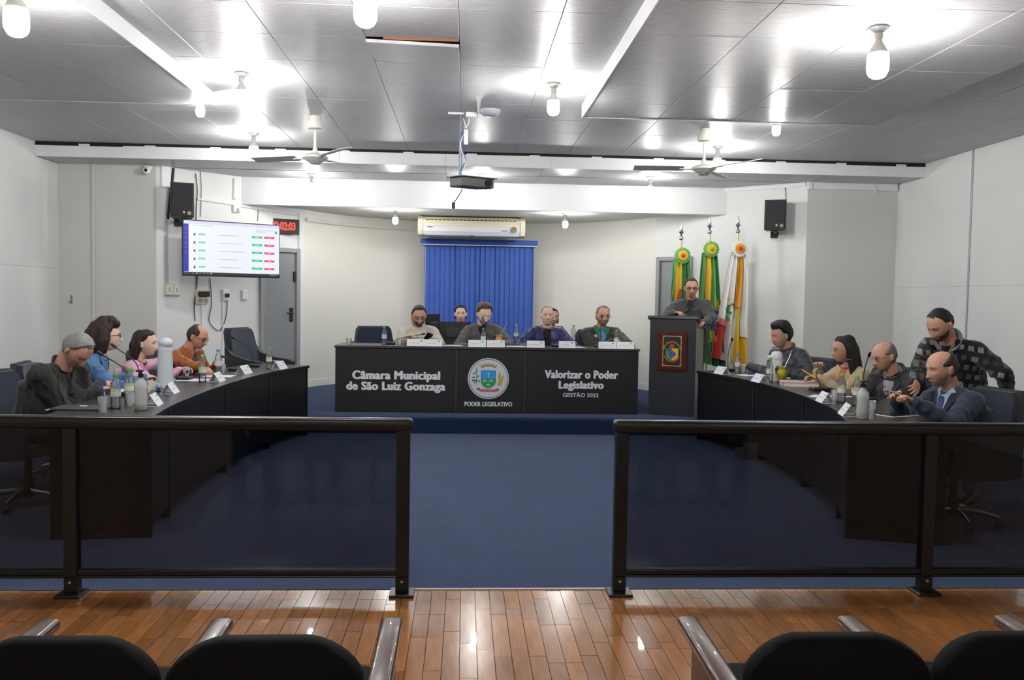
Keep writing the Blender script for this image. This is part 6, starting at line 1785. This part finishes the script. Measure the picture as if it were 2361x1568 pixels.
mb = MB(); mb.ell((.008, -.008, .355), (.055, .055, .045)); mb.cyl((0, 0, .31), (0, 0, .36), .053); mb.build('pour_head', M_THW, t, smooth=60)
mic(Q(318, 905), py_(266, 800, 6.75), 'gooseneck microphone in front of the person in denim', .1)
mic(Q(300, 912), py_(236, 818, 6.45), 'gooseneck microphone tilted over the denim sleeve', .5)
mic(Q(425, 876), py_(431, 858, 7.6), 'low black microphone base right of the white thermos', .2)
mic(Q(543, 855), py_(519, 824, 8.6), 'bent gooseneck microphone in front of the empty chair', -.6)
mic(Q(585, 846), py_(541, 781, 9.0), 'gooseneck microphone leaning by the empty chair', .6)
M_MUG = mat('cream_mug', rgb(224, 222, 208), .4)
t = thing('small_mug', 'small cream mug beside the white thermos', 'mug', Q(351, 899))
mb = MB(); mb.lathe([(.025, 0), (.031, .01), (.033, .065), (.030, .065), (.028, .012), (.02, .008)], 16, cap=False); mb.build('mug_wall', M_MUG, t, smooth=50)
mb = MB(); mb.tube(catmull([(.03, 0, .05), (.05, 0, .04), (.048, 0, .02), (.03, 0, .015)], 10), .004); mb.build('handle', M_MUG, t, smooth=True)
sheet(Q(305, 902), .2, 'sheet of paper under the hands of the writing man', .25, .3)
sheet(Q(450, 877), .1, 'papers in front of the man in the tan jacket', .3, .22, 2)
sheet(Q(395, 876), .4, 'blue and white leaflet behind the white thermos', .2, .14, m=mat('leaflet', rgb(170, 190, 225), .6), name='leaflet')
sheet(Q(505, 868), .0, 'white paper under the blue-capped bottle', .26, .2, 2)
t = thing('folder', 'dark grey folder with a white band at the near end of the left desk', 'folder', Q(190, 942))
mb = MB(); mb.rbox(-.17, .17, -.11, .11, 0, .012, r=.004); mb.build('cover', mat('folder_grey', rgb(62, 68, 72), .5), t)
mb = MB(); mb.rbox(-.015, .03, -.01, .005, .012, .02, r=.003); mb.build('clip', M_WHITE, t)
t = thing('white_cord', 'white cord lying at the near end of the left desk', 'cord', Q(132, 945))
mb = MB(); mb.tube(catmull([(-.05, -.05, .004), (0, 0, .005), (.06, .02, .005), (.1, .03, .005)], 14), .004); mb.build('cord', M_WCABLE, t, smooth=True)
t = thing('pen', 'blue pen held upright by the writing man', 'pen', py_(240, 905, 6.05), rot=(0, -.28, 0))
mb = MB(); mb.cyl((0, 0, .0), (0, 0, .1), .0045); mb.build('barrel', mat('pen_blue', rgb(40, 70, 210), .4), t, smooth=True)
mb = MB(); mb.cyl((0, 0, -.03), (0, 0, 0), .001, .0045); mb.build('tip', M_WHITE, t, smooth=True)
t = thing('marker_stand', 'small blue-topped stand behind the second card', 'stand', Q(366, 903))
mb = MB(); mb.lathe([(.02, 0), (.02, .006), (.006, .01), (.006, .03)], 14); mb.build('foot', M_BLACKP, t, smooth=True)
mb = MB(); mb.lathe([(.02, .028), (.024, .034), (.018, .044)], 14); mb.build('top', CAPB, t, smooth=True)
# ---- presiding desk (cards stand at its front edge)
def C(x, dy=.0, z=DT): q = py_(x, 800, DY+dy); return Vector((q.x, DY+dy, z))
bottle(C(886, .16), 'blue-capped water bottle at the left end of the presiding desk', CAPB, .215)
bottle(C(1114, .14), 'blue-capped water bottle before the man in the tweed blazer', CAPB, .215)
bottle(C(1421, .2), 'green-capped water bottle before the man with the green collar', CAPG, .215)
cup(C(804, .2), 'plastic cup at the far left end of the presiding desk', .07); cup(C(921, .14), 'plastic cup before the man in the beige sweater', .07); cup(C(1131, .14), 'plastic cup beside the mate gourd on the presiding desk', .06); cup(C(1220, .14), 'plastic cup before the man in the quilted blue jacket', .07); cup(C(1456, .15), 'plastic cup at the right end of the presiding desk', .06)
for (x, l_) in ((959, 'white name card before the sweater man, left of its pair'), (999, 'white name card before the sweater man, right of its pair'), (1100, 'white name card before the tweed blazer man, left of its pair'), (1143, 'white name card in front of the mate gourd'), (1235, 'white name card before the quilted jacket man, left of the microphone'), (1307, 'white name card right of the quilted jacket man'), (1400, 'white name card before the green collar man, left of its pair'), (1441, 'white name card before the green collar man, right of its pair')):
    card(C(x, .045), 0, l_, w_=.205 if x != 1307 else .19)
mic(C(1283, .22), py_(1246, 757, 10.25), 'gooseneck microphone slanting before the quilted blue jacket', .9)
mic(C(900, .3), py_(972, 771, 10.18), 'gooseneck microphone stretched before the beige sweater', 1.0)
mic(C(1122, .3), py_(1115, 738, 10.34), 'thin microphone raised to the tweed blazer man', .1)
mic(C(1384, .28), py_(1387, 734, 10.33), 'thin microphone raised to the green collar man', .1)
GOURD = [(.022, 0), (.028, .006), (.018, .016), (.024, .024), (.038, .045), (.042, .065), (.038, .088), (.030, .1), (.034, .112), (.042, .122), (.040, .124), (.028, .104)]
def gourd(p, c, label, lean, k=1.0):
    t = thing('mate_gourd', label, 'gourd cup', p)
    mb = MB(); mb.lathe([(r*k, z*k) for r, z in GOURD], 20, cap=True); mb.build('gourd', mat('gourd_%d' % c[0], rgb(*c), .4, var=.12, vscale=30), t, smooth=60)
    mb = MB(); mb.tube([(0, 0, .08*k), (lean[0]*.6, lean[1]*.6, .18*k), (lean[0], lean[1], .25*k)], [.004, .004, .006]); mb.build('metal_straw', M_CHROME, t, smooth=True)
    mb = MB(); mb.lathe([(.027*k, .112*k), (.02*k, .118*k), (.004, .122*k)], 16); mb.build('herb', mat('mate_herb', rgb(120, 130, 50), .9), t, smooth=True)
    return t
gourd(C(1150, .2), (196, 140, 66), 'tan mate gourd with a metal straw on the presiding desk', (.09, .0), 1.05)
for (x, w_, l_) in ((1040, .26, 'papers between the first two pairs of name cards'), (1190, .24, 'papers left of the quilted jacket man'), (1330, .16, 'small papers left of the green collar man')): sheet(C(x, .16), .1, l_, w_, .2, 2)
t = thing('phone', 'dark phone in the hands of the man in the beige sweater', 'phone', py_(988, 776, 10.2), rot=(-.6, .35, .2)); mb = MB(); mb.rbox(-.037, .037, -.075, .075, -.004, .004, r=.004); mb.build('case', M_BLACKP, t); mb = MB(); mb.box(-.033, .033, -.07, .07, .004, .0046); mb.build('glass', mat('phone_glass', rgb(60, 62, 66), .1), t)
# ---- secretaries' table behind the presiding desk
M_SDESK = mat('secretary_desk_black', rgb(30, 31, 33), .4)
sx0, sx1 = py_(1000, 790, 11.3).x, py_(1345, 790, 11.3).x
t = thing('secretary_table', 'low black table behind the presiding desk', 'table', ((sx0+sx1)/2, 11.3, DAIS)); hw_ = (sx1-sx0)/2
mb = MB(); mb.rbox(-hw_, hw_, -.22, .28, .735, .76, r=.004); mb.build('top', M_SDESK, t)
mb = MB(); mb.rbox(-hw_+.02, hw_-.02, -.15, -.13, .1, .735, r=.003); mb.build('modesty_panel', M_SDESK, t)
for x in (-hw_, hw_-.025): mb = MB(); mb.rbox(x, x+.025, -.2, .26, 0, .735, r=.003); mb.build('side_panel', M_SDESK, t)
STZ = DAIS+.76
def monitor(x0, x1, ytop, Y, label, rz, hgt):
    a = py_(x0, 780, Y); b = py_(x1, 780, Y); zt_ = py_((x0+x1)/2, ytop, Y).z; w_ = (b.x-a.x)/math.cos(rz)
    t = thing('monitor', label, 'monitor', ((a.x+b.x)/2, Y, STZ), rz)
    mb = MB(); mb.rbox(-w_/2, w_/2, -.015, .015, zt_-STZ-hgt, zt_-STZ, r=.006); mb.build('panel', M_BLACKP, t)
    mb = MB(); mb.rbox(-w_*.3, w_*.3, -.035, -.015, zt_-STZ-hgt*.8, zt_-STZ-hgt*.3, r=.01); mb.build('back_bulge', mat('monitor_back', rgb(46, 48, 52), .5), t)
    mb = MB(); mb.rbox(-.03, .03, -.02, .0, .01, zt_-STZ-hgt*.5, r=.004); mb.rbox(-.11, .11, -.09, .09, 0, .012, r=.005); mb.build('stand', M_BLACKP, t)
monitor(1014, 1086, 742, 11.28, 'wide black monitor back in front of the dark-haired woman', 0, .26)
monitor(982, 1012, 724, 11.33, 'turned grey monitor beside the beige sweater man', .75, .33)
bottle(Vector((py_(1190, 780, 11.22).x, 11.22, STZ)), 'green-capped water bottle on the table behind, before the blue blind', CAPG, .235)
bottle(Vector((py_(1322, 780, 11.22).x, 11.22, STZ)), 'green-capped water bottle on the table behind, before the cream wall', CAPG, .235)
sheet(Vector((py_(1212, 780, 11.25).x, 11.22, STZ)), .2, 'white paper on the table behind the presiding desk', .15, .2)
# ---- lectern microphone
lt = lec.matrix_basis @ Vector((LW*.62, .25, LH-.02))
mic(lt, py_(1590, 686, 10.2), 'microphone with a red ring at the lectern', .6, basew=.03, led=True)
# ---- right desk
bottle(Q(1700, 862), 'blue-capped water bottle at the far end of the right desk', CAPB, .225)
bottle(Q(1774, 881), 'green-capped water bottle in front of the white thermos flask', CAPG, .235)
bottle(Q(1940, 929), 'green-capped water bottle left of the bald man in grey', CAPG, .225)
bottle(Q(1974, 935), 'green-capped water bottle just behind the milky dispenser on the right', CAPG, .225)
cup(Q(1714, 861), 'plastic cup at the far end of the right desk'); cup(Q(1925, 926), 'plastic cup beside a bottle in the middle of the right desk', .09); cup(Q(2013, 946), 'plastic cup behind the milky dispenser, near the tablet', .07); cup(Q(2008, 967), 'plastic cup nearest the railing on the right desk', .07)
for (x, y, a, l_) in ((1665, 862, .2, 'folded white card beside the lectern on the right desk'), (1752, 881, .1, 'folded white card before the man in quilted charcoal'), (1902, 927, -.15, 'folded white card in the middle of the right desk'), (1955, 957, -.25, 'folded white card nearest the railing on the right desk')): card(Q(x, y), -PI/2+a, l_)
t = thing('thermos', 'white pump thermos with dark lettering marks on the right desk', 'thermos', Q(1789, 879)); 
mb = MB(); mb.lathe([(.052, 0), (.054, .01), (.053, .19), (.05, .21)], 20); mb.build('body', mat('thermos_white2', rgb(226, 228, 232), .35), t, smooth=50)
mb = MB(); mb.lathe([(.05, .208), (.055, .215), (.054, .25), (.045, .28), (.02, .29)], 20); mb.rbox(-.085, -.02, -.025, .025, .2, .25, r=.015); mb.build('pump_head', mat('thermos_white2', (0, 0, 0)), t, smooth=50)
for k, (a, z, c) in enumerate(((-1.9, .12, (40, 40, 44)), (-1.7, .14, (40, 40, 44)), (-1.8, .09, (190, 50, 40)))):
    mb = MB(); mb.rbox(-.012, .012, -.002, 0, -.014, .014, r=.001, seg=1, M=T(.054*math.cos(a), .054*math.sin(a), z) @ RZ(a+PI/2)); mb.build('print_mark', mat('mark_%d' % c[0], rgb(*c), .5), t)
gourd(Q(1803, 881), (176, 168, 34), 'yellow-green mate gourd with a metal straw on the right desk', (.09, .0), 1.2)
mic(Q(1678, 856), py_(1687, 786, 9.2), 'thin microphone in front of the yellow and white flag', .2)
mic(Q(1893, 901), py_(1953, 832, 7.1), 'gooseneck microphone arching towards the long-haired woman', -.5, basew=.09)
mic(Q(1990, 915), py_(2003, 822, 6.8), 'upright black microphone between the long-haired woman and the bald man', .1)
mic(Q(2000, 925), py_(2062, 865, 6.35), 'straight microphone pointing at the bald man in grey', .9)
mic(Q(1812, 885), py_(1826, 816, 8.0), 'dark microphone behind the yellow-green gourd', .4)
t = thing('book', 'thick pale pink book lying on the right desk', 'book', Q(1843, 890), -.25)
mb = MB(); mb.rbox(-.16, .16, -.12, .12, 0, .006, r=.002); mb.rbox(-.16, .16, -.12, .12, .036, .042, r=.002); mb.rbox(-.165, -.157, -.12, .12, 0, .042, r=.002); mb.build('cover', mat('book_pink', rgb(206, 178, 180), .5), t)
mb = MB(); mb.box(-.155, .153, -.115, .115, .006, .036); mb.build('page_block', mat('page_cream', rgb(226, 220, 208), .7), t)
sheet(Q(1735, 866), .2, 'papers in front of the man in quilted charcoal', .3, .22, 2)
sheet(Q(1905, 888), .5, 'white papers beside the pink book', .3, .21, 2)
sheet(Q(1893, 915), .9, 'folded white paper in front of the middle card', .22, .16, 2)
sheet(Q(1958, 915), .3, 'small white note near the bald man hand', .1, .08)
t = thing('blue_pen', 'blue pen on the papers before the man in quilted charcoal', 'pen', Q(1735, 864, .766), .3); mb = MB(); mb.cyl((-.06, 0, .005), (.06, 0, .005), .005); mb.build('barrel', mat('pen_blue', (0, 0, 0)), t, smooth=True); mb = MB(); mb.cyl((.06, 0, .005), (.075, 0, .005), .005, .001); mb.build('tip', M_WHITE, t, smooth=True)
t = thing('tablet', 'tablet lying before the man in the navy suit', 'tablet', Q(2065, 958), .4); mb = MB(); mb.rbox(-.13, .13, -.09, .09, 0, .008, r=.004); mb.build('case', mat('tablet_rim', rgb(214, 214, 216), .4), t); mb = MB(); mb.box(-.12, .12, -.08, .08, .008, .0088); mb.build('glass', mat('tablet_glass', rgb(40, 46, 60), .08), t)
t = thing('black_pen', 'black pen in the raised hand of the navy suit man', 'pen', py_(2034, 918, 5.72), rot=(0, 1.2, .3)); mb = MB(); mb.cyl((0, 0, -.06), (0, 0, .06), .005); mb.build('barrel', M_BLACKP, t, smooth=True); mb = MB(); mb.cyl((0, 0, -.075), (0, 0, -.06), .001, .005); mb.build('tip', M_CHROME, t, smooth=True)
t = thing('phone', 'yellow phone held up by the long-haired woman', 'phone', py_(1868, 864, 7.62), rot=(.5, .3, .9)); mb = MB(); mb.rbox(-.038, .038, -.078, .078, -.006, .003, r=.006); mb.build('case', mat('phone_yellow', rgb(226, 214, 40), .4), t); mb = MB(); mb.box(-.034, .034, -.073, .073, .003, .0045); mb.build('glass', mat('phone_glass2', rgb(70, 74, 80), .1), t)
t = thing('tray', 'black tray under the gourd on the right desk', 'tray', Q(1845, 878), .1); mb = MB(); mb.rbox(-.13, .13, -.07, .07, 0, .01, r=.004); mb.build('plate', M_BLACKP, t); mb = MB(); mb.rbox(-.12, .12, -.06, .06, .01, .013, r=.002); mb.build('inlay', M_SHELL, t)
t = thing('eraser', 'small white block behind the gourd', 'block', Q(1812, 874, .762)); mb = MB(); mb.rbox(-.04, .04, -.02, .02, 0, .015, r=.004); mb.build('block', M_WHITE, t); mb = MB(); mb.rbox(-.03, .03, -.012, .012, .015, .017, r=.001, seg=1); mb.build('top_face', M_CARD, t)

# ================================================================= chairs for the empty places
chair(-2.3, 10.0, -PI*.62, 'empty navy chair with dark arms beyond the left desk', DAIS)
chair(-1.1, 11.05, PI+.25, 'empty navy chair left of the beige sweater man', DAIS)
# ---- chairs under the people who sit
def seat_for(k, label, back=.06, dx=0, dy=0):
    o = bpy.data.objects['person' if k == 0 else 'person.%03d' % k]; a = o.rotation_euler.z; p = o.location
    chair(p.x+math.sin(a)*back+dx, p.y-math.cos(a)*back+dy, a, label, p.z)
for k, l_ in ((0, 'navy chair under the man in the dark wool coat'), (1, 'navy chair under the person in denim'), (2, 'navy chair under the woman in pink'), (3, 'navy chair under the man in the tan jacket'),
              (4, 'navy chair under the man in the beige sweater'), (5, 'navy chair under the man in the tweed blazer'), (6, 'navy chair under the man in the quilted blue jacket'), (7, 'navy chair under the man with the green collar'),
              (8, 'navy chair under the woman behind the monitors'), (9, 'navy chair under the hidden person'), (11, 'navy chair under the man in quilted charcoal'), (12, 'navy chair under the long-haired woman'), (13, 'navy chair under the bald man in grey'), (14, 'navy chair under the man in the navy suit')):
    seat_for(k, l_, back=.1 if k != 14 else -.03)
